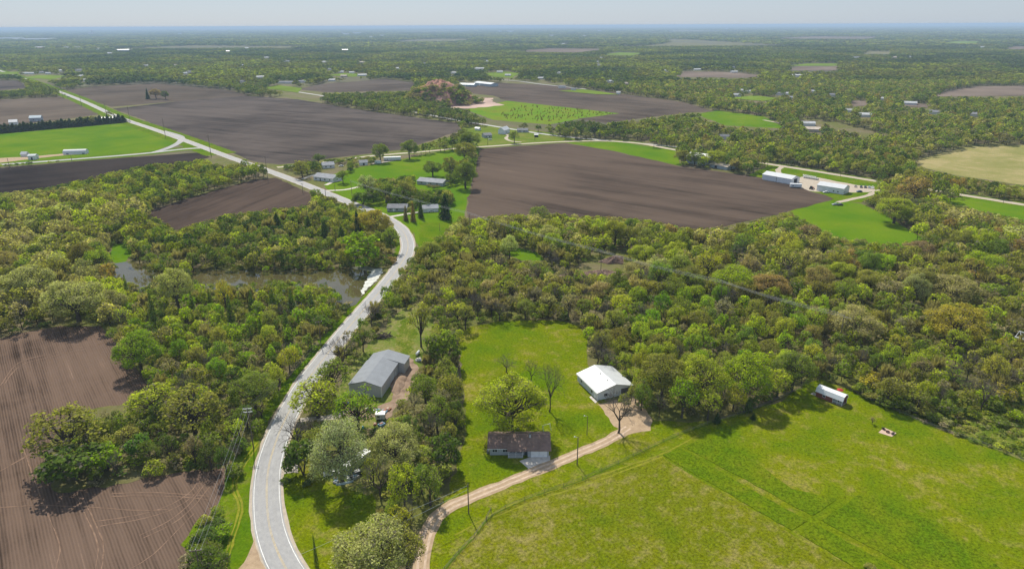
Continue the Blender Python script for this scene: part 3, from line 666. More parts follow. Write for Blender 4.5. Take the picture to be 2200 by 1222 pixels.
# trees placed one by one: foot pixel, top pixel, crown width in pixels, style, tint, label
HAND = [
    ('tree', 1098, 928, 803, 150, 'elm', 'yellow-green', 'big yellow-green spreading tree right behind the brown roofed house'),
    ('bare_tree', 1180, 884, 776, 62, 'bare', 'grey-brown', 'tall leafless tree on the lawn behind the garage end of the house'),
    ('bare_tree', 1087, 800, 762, 50, 'bare', 'grey-brown', 'small leafless tree alone on the lawn, above the house'),
    ('bare_tree', 1140, 822, 768, 44, 'bare', 'grey-brown', 'slim twiggy tree between two other leafless trees on the lawn'),
    ('bare_tree', 1328, 930, 838, 92, 'bare', 'grey-brown', 'gnarled leafless tree beside the gravel drive in front of white barn'),
    ('tree', 735, 1036, 895, 116, 'willow', 'silver-green', 'huge pale silver-green tree spreading over the cluttered yard'),
    ('tree', 770, 922, 832, 90, 'airy', 'bright green', 'bright green open tree in front of the grey metal shed'),
    ('tree', 684, 897, 815, 100, 'airy', 'yellow-green', 'light green open tree leaning over the highway by the yard entrance'),
    ('bare_tree', 640, 975, 886, 78, 'bare', 'grey-brown', 'dead gnarled tree standing at the highway edge'),
    ('tree', 652, 1020, 938, 62, 'bush', 'deep green', 'dark ivy-covered low tree at the mouth of the yard'),
    ('tree', 800, 1262, 1126, 146, 'round', 'cream', 'large round pale yellow oak at the bottom edge of the picture'),
    ('tree', 875, 1228, 1140, 66, 'round', 'olive', 'small olive tree tucked between pale oak and the gravel drive'),
    ('tree', 850, 1008, 915, 104, 'round', 'cream', 'broad pale yellow-green oak just right of the silver-green tree'),
    ('tree', 870, 1100, 990, 68, 'upright', 'yellow-green', 'yellow-green upright tree below the broad pale oak'),
    ('tree', 925, 1085, 1000, 62, 'upright', 'mid green', 'mid green tree at the edge of the front lawn'),
    ('bare_tree', 820, 1070, 985, 90, 'bare', 'grey-brown', 'leafless thicket tree between the yard junk and the front lawn'),
    ('tree', 960, 1010, 935, 54, 'bush', 'deep green', 'dense dark green tree left of the house across the lawn'),
    ('tree', 940, 930, 850, 62, 'upright', 'mid green', 'mid green tree in the strip beside the bare dirt patch'),
    ('tree', 968, 880, 800, 60, 'upright', 'olive', 'olive tree at the lawn edge of the middle tree strip'),
    ('tree', 915, 872, 805, 60, 'upright', 'mid green', 'leafy tree behind the metal shed yard, beside the dirt heap'),
    ('tree', 905, 745, 640, 52, 'airy', 'olive', 'slim olive-yellow tree on the rough yard behind metal shed'),
    ('tree', 955, 790, 705, 66, 'bush', 'mid green', 'rounded green tree at the upper corner of the lawn'),
    ('tree', 1500, 870, 765, 104, 'upright', 'yellow-green', 'big yellow-green tree right of the white barn'),
    ('tree', 1420, 862, 752, 92, 'round', 'olive', 'broad olive-brown tree overhanging the back of the white barn'),
    ('tree', 1600, 862, 755, 100, 'upright', 'lime', 'tall lime green tree at the lawn edge right of the barn'),
    ('tree', 1700, 838, 750, 80, 'upright', 'mid green', 'mid green tree at the lawn corner left of the red cabin'),
    ('tree', 1520, 902, 838, 50, 'airy', 'yellow-green', 'small yellow-green tree standing forward on the lawn edge'),
    ('spruce_tree', 1540, 908, 884, 20, 'spruce', 'dark green', 'small dark spruce on lawn, nearest of the three little conifers'),
    ('spruce_tree', 1607, 884, 850, 28, 'spruce', 'deep green', 'young green spruce at the edge of the shaded lawn'),
    ('spruce_tree', 1618, 900, 886, 15, 'spruce', 'dark green', 'tiny dark spruce casting a short shadow on the lawn'),
    ('tree', 2048, 742, 655, 112, 'round', 'golden', 'wide golden-orange dome tree in the woods at right'),
    ('tree', 1572, 640, 570, 92, 'round', 'lime', 'bright yellow-green dome tree in the middle woods'),
    ('tree', 1650, 648, 585, 84, 'round', 'rust', 'orange-brown tree beside the bright dome tree'),
    ('tree', 1830, 735, 660, 110, 'round', 'tan', 'wide pinkish tan oak in the right woods'),
    ('tree', 2040, 660, 590, 110, 'round', 'tan', 'large pinkish tan tree, upper of two in the right woods'),
    ('tree', 1970, 560, 515, 92, 'round', 'reddish', 'mauve-brown round tree behind the right-hand green field'),
    ('tree', 2110, 600, 540, 88, 'round', 'lime', 'bright yellow tree at the right edge of the woods'),
    ('tree', 1370, 610, 560, 80, 'round', 'tan', 'tan tree below the red spoil bank'),
    ('tree', 68, 650, 568, 88, 'round', 'cream', 'pale cream oak at the left edge of the oak wood'),
    ('tree', 170, 690, 600, 150, 'round', 'cream', 'very wide pale yellow oak by the corner of the brown field'),
    ('tree', 385, 665, 572, 66, 'round', 'cream', 'pale yellow oak on the near bank of the pond'),
    ('tree', 488, 672, 600, 38, 'upright', 'golden', 'golden slim tree on the near bank of the pond'),
    ('tree', 155, 985, 872, 120, 'airy', 'olive', 'olive umbrella-shaped tree at the tip of the field grove'),
    ('tree', 335, 900, 826, 100, 'airy', 'yellow-green', 'yellow-green open tree at the back of the field grove'),
    ('tree', 420, 930, 832, 110, 'airy', 'olive', 'olive-brown tree in the middle of the field grove'),
    ('tree', 232, 1010, 955, 56, 'bush', 'bright green', 'bright green bushy tree at the front of the field grove'),
    ('tree', 165, 1030, 955, 90, 'bush', 'deep green', 'dark green bushy tree at the front tip of the field grove'),
    ('tree', 550, 880, 800, 90, 'round', 'mid green', 'round green tree beside the verge left of the highway'),
    ('tree', 305, 800, 712, 84, 'upright', 'bright green', 'vivid bright green tree at the brown field corner'),
    ('bare_tree', 740, 800, 716, 70, 'bare', 'grey-brown', 'pale leafless tree standing beside the highway above the shed'),
    ('bare_tree', 800, 700, 645, 60, 'bare', 'grey-brown', 'pale leafless tree beside the highway near the pond'),
    ('tree', 720, 850, 770, 70, 'airy', 'mid green', 'twiggy tree between highway and the grey metal shed'),
    ('spruce_tree', 957, 470, 414, 40, 'spruce', 'dark green', 'tall dark spruce on the lawn by the long house'),
    ('pine_tree', 872, 474, 440, 16, 'spruce', 'grey-brown', 'first thin pine from left on the roadside lawn'),
    ('pine_tree', 888, 476, 432, 17, 'spruce', 'rust', 'second thin reddish pine on the roadside lawn'),
    ('pine_tree', 904, 468, 420, 18, 'spruce', 'deep green', 'third thin pine, tallest of the roadside lawn'),
    ('tree', 800, 510, 447, 78, 'round', 'golden', 'golden-tan dome tree beside the highway bend'),
    ('spruce_tree', 770, 515, 452, 34, 'spruce', 'dark green', 'dark spruce left of the golden dome tree'),
    ('tree', 780, 575, 500, 68, 'bush', 'bright green', 'round bright green tree at the right end of the pond'),
    ('spruce_tree', 598, 500, 456, 40, 'spruce', 'deep green', 'first dark conifer from left behind the pond'),
    ('spruce_tree', 632, 505, 464, 40, 'spruce', 'deep green', 'second dark conifer from left behind the pond'),
    ('spruce_tree', 665, 510, 462, 38, 'spruce', 'deep green', 'third dark conifer from left behind the pond'),
    ('spruce_tree', 700, 520, 470, 40, 'spruce', 'deep green', 'fourth dark conifer from left behind the pond'),
    ('spruce_tree', 736, 535, 484, 40, 'spruce', 'deep green', 'fifth dark conifer from left behind the pond'),
    ('spruce_tree', 575, 545, 496, 36, 'spruce', 'deep green', 'dark conifer on the far bank in front of the row'),
    ('spruce_tree', 335, 705, 620, 36, 'cedar', 'deep green', 'dark cedar farthest left on the near bank of the pond'),
    ('spruce_tree', 420, 692, 622, 34, 'cedar', 'deep green', 'second dark cedar on the near bank of the pond'),
    ('spruce_tree', 500, 708, 632, 40, 'cedar', 'deep green', 'third dark cedar on the near bank of the pond'),
    ('spruce_tree', 455, 668, 618, 26, 'cedar', 'deep green', 'slim dark cedar touching the pond water'),
    ('spruce_tree', 545, 680, 622, 40, 'cedar', 'deep green', 'fourth dark cedar on the near bank of the pond'),
    ('spruce_tree', 590, 680, 618, 44, 'cedar', 'deep green', 'fifth dark cedar on the near bank of the pond'),
    ('spruce_tree', 630, 682, 618, 44, 'cedar', 'deep green', 'sixth dark cedar, between two more on the pond bank'),
    ('spruce_tree', 672, 684, 622, 40, 'cedar', 'deep green', 'seventh dark cedar on the near bank of the pond'),
    ('spruce_tree', 565, 740, 680, 36, 'cedar', 'deep green', 'dark cedar in the thicket below the pond'),
    ('spruce_tree', 620, 735, 660, 40, 'cedar', 'deep green', 'dark cedar right of another in the thicket below the pond'),
    ('spruce_tree', 276, 640, 588, 22, 'cedar', 'mid green', 'thin bluish conifer at left end of the pond'),
    ('tree', 818, 349, 306, 36, 'round', 'mid green', 'green roadside tree beside the small white van'),
    ('tree', 880, 342, 297, 36, 'round', 'mid green', 'green tree right of the pale mobile home'),
    ('tree', 930, 380, 344, 42, 'round', 'mid green', 'dark round tree behind the long grey-blue house'),
    ('tree', 1000, 350, 303, 48, 'round', 'olive', 'olive tree at the corner of the central brown field'),
    ('tree', 970, 385, 335, 40, 'upright', 'olive', 'olive upright tree left of the central brown field'),
    ('tree', 1000, 405, 342, 52, 'upright', 'mid green', 'tall leafy tree on the left edge of the central field'),
    ('tree', 1010, 318, 280, 56, 'round', 'mid green', 'broad green tree beside the gravel road bend'),
    ('tree', 1105, 308, 280, 22, 'round', 'mid green', 'small dark tree in the farm yard by the gravel road'),
    ('tree', 650, 382, 340, 34, 'airy', 'olive', 'olive open tree left of the white house'),
    ('tree', 685, 352, 330, 36, 'round', 'deep green', 'dark green round tree behind the white house'),
    ('tree', 737, 394, 364, 26, 'round', 'mid green', 'green tree right of the white grey-roofed house'),
    ('tree', 790, 425, 372, 40, 'airy', 'silver-green', 'grey-green tree in the lawn between houses'),
    ('tree', 830, 435, 384, 44, 'airy', 'mid green', 'open green tree above the grey roadside house'),
    ('tree', 870, 428, 385, 40, 'airy', 'olive', 'open olive tree between the two long houses'),
    ('tree', 780, 440, 410, 40, 'bush', 'deep green', 'low dark green tree beside the highway junction'),
    ('tree', 1160, 475, 443, 40, 'round', 'mid green', 'round green tree standing alone against the brown field'),
    ('tree', 1920, 480, 420, 90, 'round', 'yellow-green', 'big yellow-green tree left of the right-hand lane'),
    ('tree', 1960, 440, 375, 60, 'airy', 'rust', 'brownish open tree by the farm lane'),
    ('spruce_tree', 1925, 410, 388, 26, 'spruce', 'dark green', 'dark spruce beside the parked cars'),
    ('tree', 1465, 352, 320, 34, 'round', 'olive', 'olive tree at left of the farm buildings'),
    ('tree', 1492, 356, 322, 36, 'round', 'mid green', 'green tree in front of the blue-grey barn'),
    ('tree', 1538, 358, 322, 44, 'round', 'yellow-green', 'yellow-green tree between barn and tan shed'),
    ('tree', 1575, 356, 320, 34, 'round', 'mid green', 'dark tree right of the tan roofed shed'),
    ('spruce_tree', 680, 1208, 1144, 16, 'cedar', 'deep green', 'slim dark juniper on the roadside lawn at the bottom'),
    ('tree', 318, 213, 189, 11, 'spruce', 'dark green', 'dark conifer in the farmstead inside the far field'),
    ('tree', 336, 213, 189, 22, 'round', 'reddish', 'purplish tree in the farmstead inside the far field'),
    ('tree', 356, 214, 194, 14, 'round', 'deep green', 'green tree at right of the far field farmstead'),
]

# ------------------------------------------------------------------ woods: where trees stand, how large, which kind
CEL = np.random.default_rng(5).random((256, 256))
def vnoise(x, y, s):
    x, y = np.asarray(x) / s + 500, np.asarray(y) / s + 500; i, j = np.floor(x).astype(int), np.floor(y).astype(int); u, v = x - i, y - j
    u, v = u * u * (3 - 2 * u), v * v * (3 - 2 * v); g = lambda a, b: CEL[a % 256, b % 256]
    return (g(i, j) * (1 - u) + g(i + 1, j) * u) * (1 - v) + (g(i, j + 1) * (1 - u) + g(i + 1, j + 1) * u) * v

# photo outline of each wood, what grows there and how a label speaks of it: (outline, phrase, tints, styles, r range, height factor)
WOODS = [
    ([(-60, 410), (110, 405), (250, 425), (330, 470), (275, 515), (240, 560), (255, 610), (260, 640), (235, 715), (-60, 745)], 'in the oak wood left of pond',
     {'tan': 3, 'olive': 3, 'cream': 2, 'yellow-green': 2, 'mid green': 1.5, 'rust': .25, 'grey-brown': .8}, {'round': 5, 'upright': 2}, (3.6, 7.4)),
    ([(100, 430), (160, 385), (250, 360), (350, 335), (520, 325), (560, 360), (545, 390), (430, 425), (330, 465), (230, 430)], 'in the upper left hedge wood',
     {'mid green': 4, 'olive': 3, 'yellow-green': 2, 'deep green': 2}, {'round': 4, 'upright': 2, 'bush': 2}, (2.8, 5)),
    ([(250, 480), (400, 470), (560, 440), (700, 420), (790, 430), (850, 500), (845, 580), (640, 600), (520, 610), (400, 600), (280, 580)], 'on the far bank of the pond',
     {'mid green': 3, 'deep green': 3, 'dark green': 1.2, 'olive': 3, 'grey-brown': 1.5, 'tan': .8, 'yellow-green': 1.2}, {'round': 3, 'upright': 4, 'bush': 3, 'airy': 1.5}, (2.6, 5)),
    ([(90, 860), (330, 840), (560, 800), (600, 840), (560, 940), (480, 1030), (90, 1080)], 'in the grove inside the brown field',
     {'olive': 3, 'mid green': 3, 'deep green': 2.5, 'yellow-green': 1.5, 'grey-brown': 1.5}, {'upright': 4, 'airy': 3, 'bush': 2.5, 'bare': 1}, (2.4, 4)),
    ([(220, 600), (840, 590), (840, 640), (690, 790), (600, 880), (540, 900), (330, 880), (230, 715)], 'in the thicket below the pond',
     {'yellow-green': 3, 'mid green': 3, 'bright green': 3, 'lime': 1.4, 'olive': 2.6, 'deep green': 1.6, 'grey-brown': 2.4, 'tan': .9}, {'upright': 5, 'bush': 4, 'round': 3, 'airy': 1.4}, (2.2, 4.2)),
    ([(690, 640), (920, 560), (930, 690), (860, 700), (790, 760), (740, 880), (690, 860)], 'between highway and grey shed',
     {'olive': 3, 'mid green': 3, 'grey-brown': 2, 'deep green': 1}, {'upright': 3, 'airy': 3, 'bush': 2, 'bare': 1}, (2.0, 3.6)),
    ([(780, 880), (860, 780), (900, 690), (1000, 700), (1000, 990), (960, 1110), (880, 1180), (780, 1060)], 'in the strip beside the lawn',
     {'mid green': 2.6, 'olive': 3, 'yellow-green': 2, 'grey-brown': 3.4, 'deep green': 1}, {'upright': 3, 'bush': 2, 'round': 1, 'airy': 4, 'bare': .8}, (2.3, 4)),
    ([(860, 560), (1290, 540), (1300, 700), (1180, 720), (1000, 740), (900, 720), (850, 640)], 'in the woods behind the front lawn',
     {'grey-brown': 6.0, 'olive': 4, 'mid green': 2, 'yellow-green': 2.4, 'tan': .8}, {'upright': 4, 'round': 2, 'airy': 4, 'bare': 1}, (3.0, 5)),
    ([(1240, 680), (1480, 640), (1760, 640), (1760, 860), (1560, 920), (1350, 900), (1260, 800)], 'in the woods right of the white barn',
     {'bright green': 1.6, 'lime': 1.8, 'yellow-green': 3.4, 'mid green': 2.2, 'olive': 3, 'grey-brown': 2.6}, {'upright': 5, 'round': 3, 'airy': 1.5}, (3.0, 5)),
    ([(1740, 640), (2500, 640), (2500, 1200), (2200, 1000), (1940, 900), (1740, 850)], 'in the woods behind the red cabin',
     {'grey-brown': 3.2, 'yellow-green': 3.6, 'lime': 1.5, 'mid green': 2.5, 'olive': 3, 'golden': .5}, {'upright': 4, 'airy': 3.5, 'round': 2, 'bush': 2, 'bare': 1.2}, (2.8, 4.8)),
    ([(840, 440), (1500, 440), (1500, 640), (860, 640)], 'in the middle woods',
     {'olive': 4, 'tan': 2, 'yellow-green': 4, 'mid green': 2.5, 'cream': 1, 'rust': .2, 'grey-brown': 1}, {'round': 5, 'upright': 2}, (3.4, 7.2)),
    ([(1400, 400), (2600, 400), (2600, 700), (1400, 700)], 'in the upper right woods',
     {'olive': 4.5, 'mid green': 2.2, 'yellow-green': 2.2, 'tan': 2.2, 'grey-brown': 3, 'deep green': .8, 'lime': .6, 'rust': .3, 'cream': .7}, {'round': 5, 'upright': 3, 'airy': 1}, (3.4, 7.6)),
]
FARW = ('in the far woods', {'mid green': 4, 'deep green': 5, 'olive': 2, 'yellow-green': .5, 'tan': .2, 'dark green': 1.5, 'grey-brown': 1.2}, {'round': 5, 'upright': 2}, (3.4, 6))
RIGHTW = ('in the far right woods', {'olive': 4, 'mid green': 4, 'tan': .9, 'rust': .5, 'yellow-green': .7, 'deep green': 3, 'grey-brown': 1}, {'round': 5, 'upright': 2}, (3.6, 6.4))

def dist_line(pts, line, step=1):
    L = np.array([(p.x, p.y) for p in line])[::step]; best = np.full(len(pts), 1e9)
    for a, b in zip(L[:-1], L[1:]):
        ab = b - a; t = np.clip(((pts - a) @ ab) / max(1e-9, ab @ ab), 0, 1)
        best = np.minimum(best, np.hypot(*(pts - (a + t[:, None] * ab)).T))
    return best

# photo windows in which a building shows between the trees
SEEN = [(670, 718, 366, 396), (692, 722, 350, 366), (770, 792, 345, 358), (806, 820, 345, 354), (828, 860, 332, 348), (893, 957, 379, 406), (830, 876, 436, 459), (903, 944, 438, 460), (1040, 1058, 288, 300), (1068, 1085, 272, 291), (1110, 1136, 276, 288), (1146, 1158, 287, 297),
        (1478, 1500, 342, 352), (1526, 1562, 352, 368), (1634, 1725, 364, 402), (1752, 1840, 386, 422), (1836, 1880, 394, 416), (20, 60, 258, 270), (215, 252, 252, 262), (722, 745, 350, 362), (985, 1056, 174, 190), (60, 92, 252, 262)]
FOOT = []      # places kept clear round buildings and hand-set trees: (x, y, r)
def allowed(x, y, r, h):
    """a tree may stand here: neither its foot nor its outline, as photographed, lies over open land"""
    n = len(x); ok = np.ones(n, bool); z = np.zeros(n)
    probes = [np.stack([x, y, z], 1), np.stack([x, y, h * .92], 1), np.stack([x - r * .8, y, h * .6], 1), np.stack([x + r * .8, y, h * .6], 1), np.stack([x, y - r * .6, h * .4], 1)]
    for pr in probes:
        q = PX(pr)
        for pl in OPEN: ok &= ~inpoly(q, pl)
    xy = np.stack([x, y], 1); d = np.hypot(x, y)
    rd = dist_line(xy, HWY, 3); ok &= rd > np.where(d > 420, 13, np.where(x > np.interp(y, [p.y for p in HWY], [p.x for p in HWY]), 6.2 + r * .35, 5.6 + r * .45))
    ok &= dist_line(xy, BACK, 2) > 5 + r * .7; ok &= dist_line(xy, SIDE, 2) > 12; ok &= dist_line(xy, FARM) > 3 + r * .5
    ok &= dist_line(xy, DRV, 2) > 3 + r * .55
    qa = PX(np.stack([x, y, h * .95], 1)); qb = PX(np.stack([x, y, h * .3], 1)); ry = PX(np.stack([x + r, y, h * .5], 1))[:, 0] - qa[:, 0]
    for (x0, x1, y0, y1) in SEEN: ok &= ~((qa[:, 0] + ry * .7 > x0) & (qa[:, 0] - ry * .7 < x1) & (qa[:, 1] < y1) & (qb[:, 1] > y0))
    for fx, fy, fr in FOOT: ok &= np.hypot(x - fx, y - fy) > fr + r * .45
    return ok

def pick(r, w, n):
    k = list(w); p = np.array([w[a] for a in k], float); return [k[i] for i in r.choice(len(k), size=n, p=p / p.sum())]

def wood_of(px):
    out = np.full(len(px), -1)
    for i, w in enumerate(WOODS):
        out[(out < 0) & inpoly(px, w[0])] = i
    return out

def build_scatter():
    r = np.random.default_rng(77); T = []
    # near and middle ground, out to 650 m, by dart throwing
    n = 60000; y = np.sqrt(r.random(n) * (650 ** 2 - 112 ** 2) + 112 ** 2); x = (r.random(n) * 2 - 1) * (.77 * y + 30)
    px = PX(np.stack([x, y, np.full(n, 5.0)], 1)); wd = wood_of(px)
    lo = np.array([w[4][0] for w in WOODS] + [3.2]); hi = np.array([w[4][1] for w in WOODS] + [5.8])
    rr = lo[wd] + (hi - lo)[wd] * r.random(n) ** 1.3
    hh = np.clip(4.4 + rr * (1.2 + 1.0 * r.random(n)), 5, 17)
    low = r.random(n) < .16; hh[low] *= .62; rr[low] *= .75
    ok = allowed(x, y, rr, hh)
    bad = np.nonzero(~ok)[0]; rr[bad] = np.minimum(rr[bad] * .6, 2.6); hh[bad] = np.minimum(hh[bad] * .45, 5.0); ok[bad] = allowed(x[bad], y[bad], rr[bad], hh[bad])
    grid = {}; C = 9.0
    for fx, fy, fr in HANDF: grid.setdefault((int(fx // C), int(fy // C)), []).append((fx, fy, fr))
    for i in np.nonzero(ok)[0]:
        a, b = int(x[i] // C), int(y[i] // C); good = True
        for da in (-1, 0, 1):
            for db in (-1, 0, 1):
                for (qx, qy, qr) in grid.get((a + da, b + db), ()):
                    if (qx - x[i]) ** 2 + (qy - y[i]) ** 2 < (.65 * (qr + rr[i])) ** 2: good = False; break
                if not good: break
            if not good: break
        if good:
            grid.setdefault((a, b), []).append((x[i], y[i], rr[i])); T.append((x[i], y[i], rr[i], hh[i], wd[i], px[i, 0], px[i, 1]))
    return T

HANDF = []
for h in HAND:
    g = P(h[1], h[2]); dist = (g - Vector((0, 0, CAMH))).length
    HANDF.append((g.x, g.y, min(h[4] / 2 * dist / FPX * 1.02, .66 * hpx(h[1], h[2], h[3]) if h[5] != 'willow' else 99)))
for fx in [(1050, 990, 5), (1090, 985, 5), (1130, 982, 5), (1175, 980, 6), (1270, 835, 10), (1310, 845, 9), (790, 830, 12), (815, 800, 12), (845, 780, 10), (770, 1000, 9), (735, 1020, 6), (1785, 862, 7), (818, 897, 4), (757, 985, 6)]:
    g = P(fx[0], fx[1]); FOOT.append((g.x, g.y, fx[2]))
# the red spoil bank inside the woods stays bare
for fx in [(1225, 590, 8), (1255, 585, 9), (1290, 588, 11), (1325, 590, 11), (1355, 600, 8), (1312, 560, 9), (1340, 556, 8)]:
    g = P(fx[0], fx[1]); FOOT.append((g.x, g.y, fx[2]))

SCAT = build_scatter()
rs = np.random.default_rng(99)
TREES = []      # (kind, style, x, y, r, h, tint, wood, px, py)
for (x, y, r_, h_, wd, px, py) in SCAT:
    w = WOODS[wd] if wd >= 0 else ((None,) + (RIGHTW if px > 1400 else FARW))
    st = pick(rs, w[3], 1)[0]; tn = pick(rs, w[2], 1)[0]
    if st == 'bare': tn = 'grey-brown'
    elif tn == 'grey-brown': st = 'bare' if rs.random() < .6 else 'airy'
    if st == 'bush': h_ *= .7
    TREES.append([('bare_tree' if st == 'bare' else 'tree'), st, x, y, r_, h_, tn, wd, px, py])
print('near trees', len(TREES))

def order(t):
    d = math.hypot(t[2], t[3]); inside = -30 < t[8] < 2230 and t[9] < 1240
    return -(t[4] * t[5]) / (d * d) if inside else 1
TREES.sort(key=order)
N_ONE = 300 - sum(1 for h in HAND if h[0] == 'tree') - 6
ones, bares, rest = [], [], []
for t in TREES:
    if order(t) > 0: rest.append(t)
    elif t[0] == 'bare_tree' and len(bares) < 60: bares.append(t)
    elif t[0] == 'tree' and len(ones) < N_ONE: ones.append(t)
    else: rest.append(t)

NAME = {'tree': 'broadleaf_tree', 'bare_tree': 'leafless_tree', 'spruce_tree': 'spruce_tree', 'pine_tree': 'pine_tree'}
CATG = {'tree': 'tree', 'bare_tree': 'leafless tree', 'spruce_tree': 'conifer', 'pine_tree': 'pine'}
for i, h in enumerate(HAND):
    g = P(h[1], h[2]); R_ = HANDF[i][2]; H_ = hpx(h[1], h[2], h[3])
    st = h[5]
    o = tree_obj(NAME[h[0]], st, i, g.x, g.y, R_, H_, (i * 2.4) % 6.28, TINT[h[6]])
    tag(o, h[7], CATG[h[0]])

ORD = 'first second third fourth fifth sixth seventh eighth ninth tenth eleventh twelfth thirteenth fourteenth fifteenth sixteenth seventeenth eighteenth nineteenth twentieth'.split()
def ordinal(i, n):
    if n == 1: return None
    if i == 0: return 'leftmost of them'
    if i == n - 1: return 'rightmost of them'
    if n == 3: return 'middle one of three'
    return (ORD[i] if i < 20 else ORD[i - 20] + ' after twenty') + ' from left'
WORD = {'round': 'round-topped', 'upright': 'upright', 'airy': 'thin-leaved', 'bush': 'bushy', 'bare': 'leafless', 'willow': 'drooping'}
def name_all(lst):
    """one label for each tree: tint, shape, wood, row, place in the row"""
    by = {}
    for t in lst: by.setdefault((t[6], t[1], t[7]), []).append(t)
    for (tn, st, wd), ts in by.items():
        ph = WOODS[wd][1] if wd >= 0 else 'among the fields'
        base = f"{WORD[st]} twiggy tree" if st == 'bare' else f"{WORD[st]} {tn} tree"
        ts.sort(key=lambda t: t[8]); n = len(ts)
        for i, t in enumerate(ts):
            o_ = ordinal(i, n)
            yield t, f"{base} {ph}" + (f", {o_}" if o_ else '')
for k, (t, lab) in enumerate(name_all(ones + bares)):
    v = .74 + .5 * rs.random(); c = tuple(np.clip(np.array(TINT[t[6]]) * v * (1 + .06 * rs.normal(size=3)), 0, 1))
    o = tree_obj(NAME[t[0]], t[1], int(rs.integers(0, 9)), t[2], t[3], t[4], t[5], rs.random() * 6.28, c)
    tag(o, lab, CATG[t[0]], 'trees ' + (WOODS[t[7]][1] if t[7] >= 0 else 'among the fields'))

# ------------------------------------------------------------------ the remaining woods as masses
def lod_set(n, leaf, styles=('round', 'upright', 'airy', 'bush', 'spruce'), cnt=3, far=False):
    S = {}
    for st in styles:
        S[st] = []
        for k in range(cnt):
            if st == 'twig':
                r = np.random.default_rng(900 + k); c, nr, s, lb = crown_pts(40 + k, 'airy', 560, 1); o3 = np.array([0, 0, 3.2]); b = o3 + (c - o3) * (.35 + .4 * r.random((560, 1))); sd_ = np.cross(c - b, unit(560, r)); sd_ *= (.10 / (np.linalg.norm(sd_, axis=1) + 1e-6))[:, None]
                S[st].append((np.stack([b - sd_ * 1.5, b + sd_ * 1.5, c + sd_ * .7, c - sd_ * .7], 1), np.clip(.85 + .25 * r.normal(size=560), .3, 1.5))); continue
            sd = 300 + k * 17 + len(st); r = np.random.default_rng(sd)
            m = int(n * (.55 if st == 'airy' else 1)); c, nr, s, lb = crown_pts(sd, st, m, leaf * (.85 if st == 'airy' else 1))
            q = quads(c, nr, s, r, .9); S[st].append((q, np.clip(1 + .25 * r.normal(size=m), .4, 1.8) if far else leaf_var(c, m, r)))
    return S

def tri_trunk(h):
    """a thin three-sided trunk as quads"""
    a = np.array([0, 2.1, 4.2]); b = np.stack([.28 * np.cos(a), .28 * np.sin(a), -.3 + 0 * a], 1); t = np.stack([.12 * np.cos(a), .12 * np.sin(a), 4.5 + 0 * a], 1)
    return np.stack([np.stack([b[i], b[(i + 1) % 3], t[(i + 1) % 3], t[i]]) for i in range(3)])

def mass(name, trees, lods, label, seed, trunk=True, z=0.0):
    """trees: rows (x, y, r, h, style, tint rgb) -> one mesh"""
    r = np.random.default_rng(seed); V, Cc = [], []; tk = tri_trunk(1)
    for (x, y, rd, h, st, tn) in trees:
        q, var = lods[st][int(r.integers(0, len(lods[st])))]
        a = r.random() * 6.283; ca, sa = math.cos(a), math.sin(a); s = np.array([rd / 4.5, rd / 4.5, h / 12])
        if trunk: q = np.concatenate([q, tk])
        p = q * s; X = p[:, :, 0] * ca - p[:, :, 1] * sa + x; Y = p[:, :, 0] * sa + p[:, :, 1] * ca + y
        V.append(np.stack([X, Y, p[:, :, 2] + z], 2))
        c = np.where(var[:, None] < 0, np.array([[.22, .195, .15]]), np.array(tn)[None] * var[:, None] * (.70 + .58 * r.random()))
        if trunk: c = np.concatenate([c, np.tile([[.07, .055, .045]], (3, 1))])
        Cc.append(c)
    if not V: return None
    V = np.concatenate(V); Cc = np.concatenate(Cc); m = len(V)
    o = link(name, np_mesh(name, V.reshape(-1, 3), np.arange(4 * m).reshape(m, 4), LEAF_T, col=Cc))
    print(name, len(trees), 'trees', m, 'faces')
    return tag(o, label, None, None, 'stuff')

L1 = lod_set(620, .92, ('round', 'upright', 'airy', 'bush', 'spruce', 'twig'))
near = [(t[2], t[3], t[4], t[5], ('twig' if t[1] == 'bare' else t[1]), TINT[t[6]]) for t in rest]
mass('woods', near, L1, 'mixed spring woods filling the land between fields, road and pond', 1)


# ------------------------------------------------------------------ buildings
GLASS = NT('dark_window_glass', .12, .6).base((.035, .045, .055))
WHITE = plain('white_trim', (.74, .75, .76), .5, .4, .06, 2)
WHITE_METAL = ribbed('white_metal_siding', (.66, .70, .74), .9, 0, .05)
WHITE_ROOF = ribbed('white_metal_roof', (.54, .55, .56), .9, 0, .06, .4, .9)
GREY_ROOF = ribbed('grey_metal_roof', (.42, .45, .48), 1.0, 0, .06, .45, .9)
GREY_WALL = ribbed('pale_grey_metal_siding', (.42, .43, .43), .9, 0, .05)
BROWN_SHINGLE = ribbed('brown_shingles', (.20, .135, .11), .5, 1, .25, .9, .86)
DARK_SHINGLE = ribbed('dark_grey_shingles', (.17, .175, .19), .5, 1, .2, .9, .88)
GREY_SHINGLE = ribbed('grey_shingles', (.27, .28, .30), .5, 1, .2, .9, .88)
SIDING = ribbed('blue_grey_board_siding', (.36, .39, .43), .25, 2, .06, .6, .85)
WSIDING = ribbed('white_board_siding', (.66, .67, .68), .25, 2, .05, .6, .88)
TSIDING = ribbed('tan_board_siding', (.45, .40, .33), .25, 2, .06, .6, .88)
RED_WOOD = ribbed('red_brown_boards', (.22, .075, .05), .3, 0, .2, .8, .7)
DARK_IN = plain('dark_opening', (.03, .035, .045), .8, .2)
DOOR_W = ribbed('white_door_panels', (.72, .74, .76), .55, 2, .04, .5, .8)
TAN_ROOF = plain('tan_roofing', (.48, .41, .34), .9, .2, .2, .3)
BLUEGREY = ribbed('blue_grey_metal', (.36, .43, .47), .9, 0, .06)

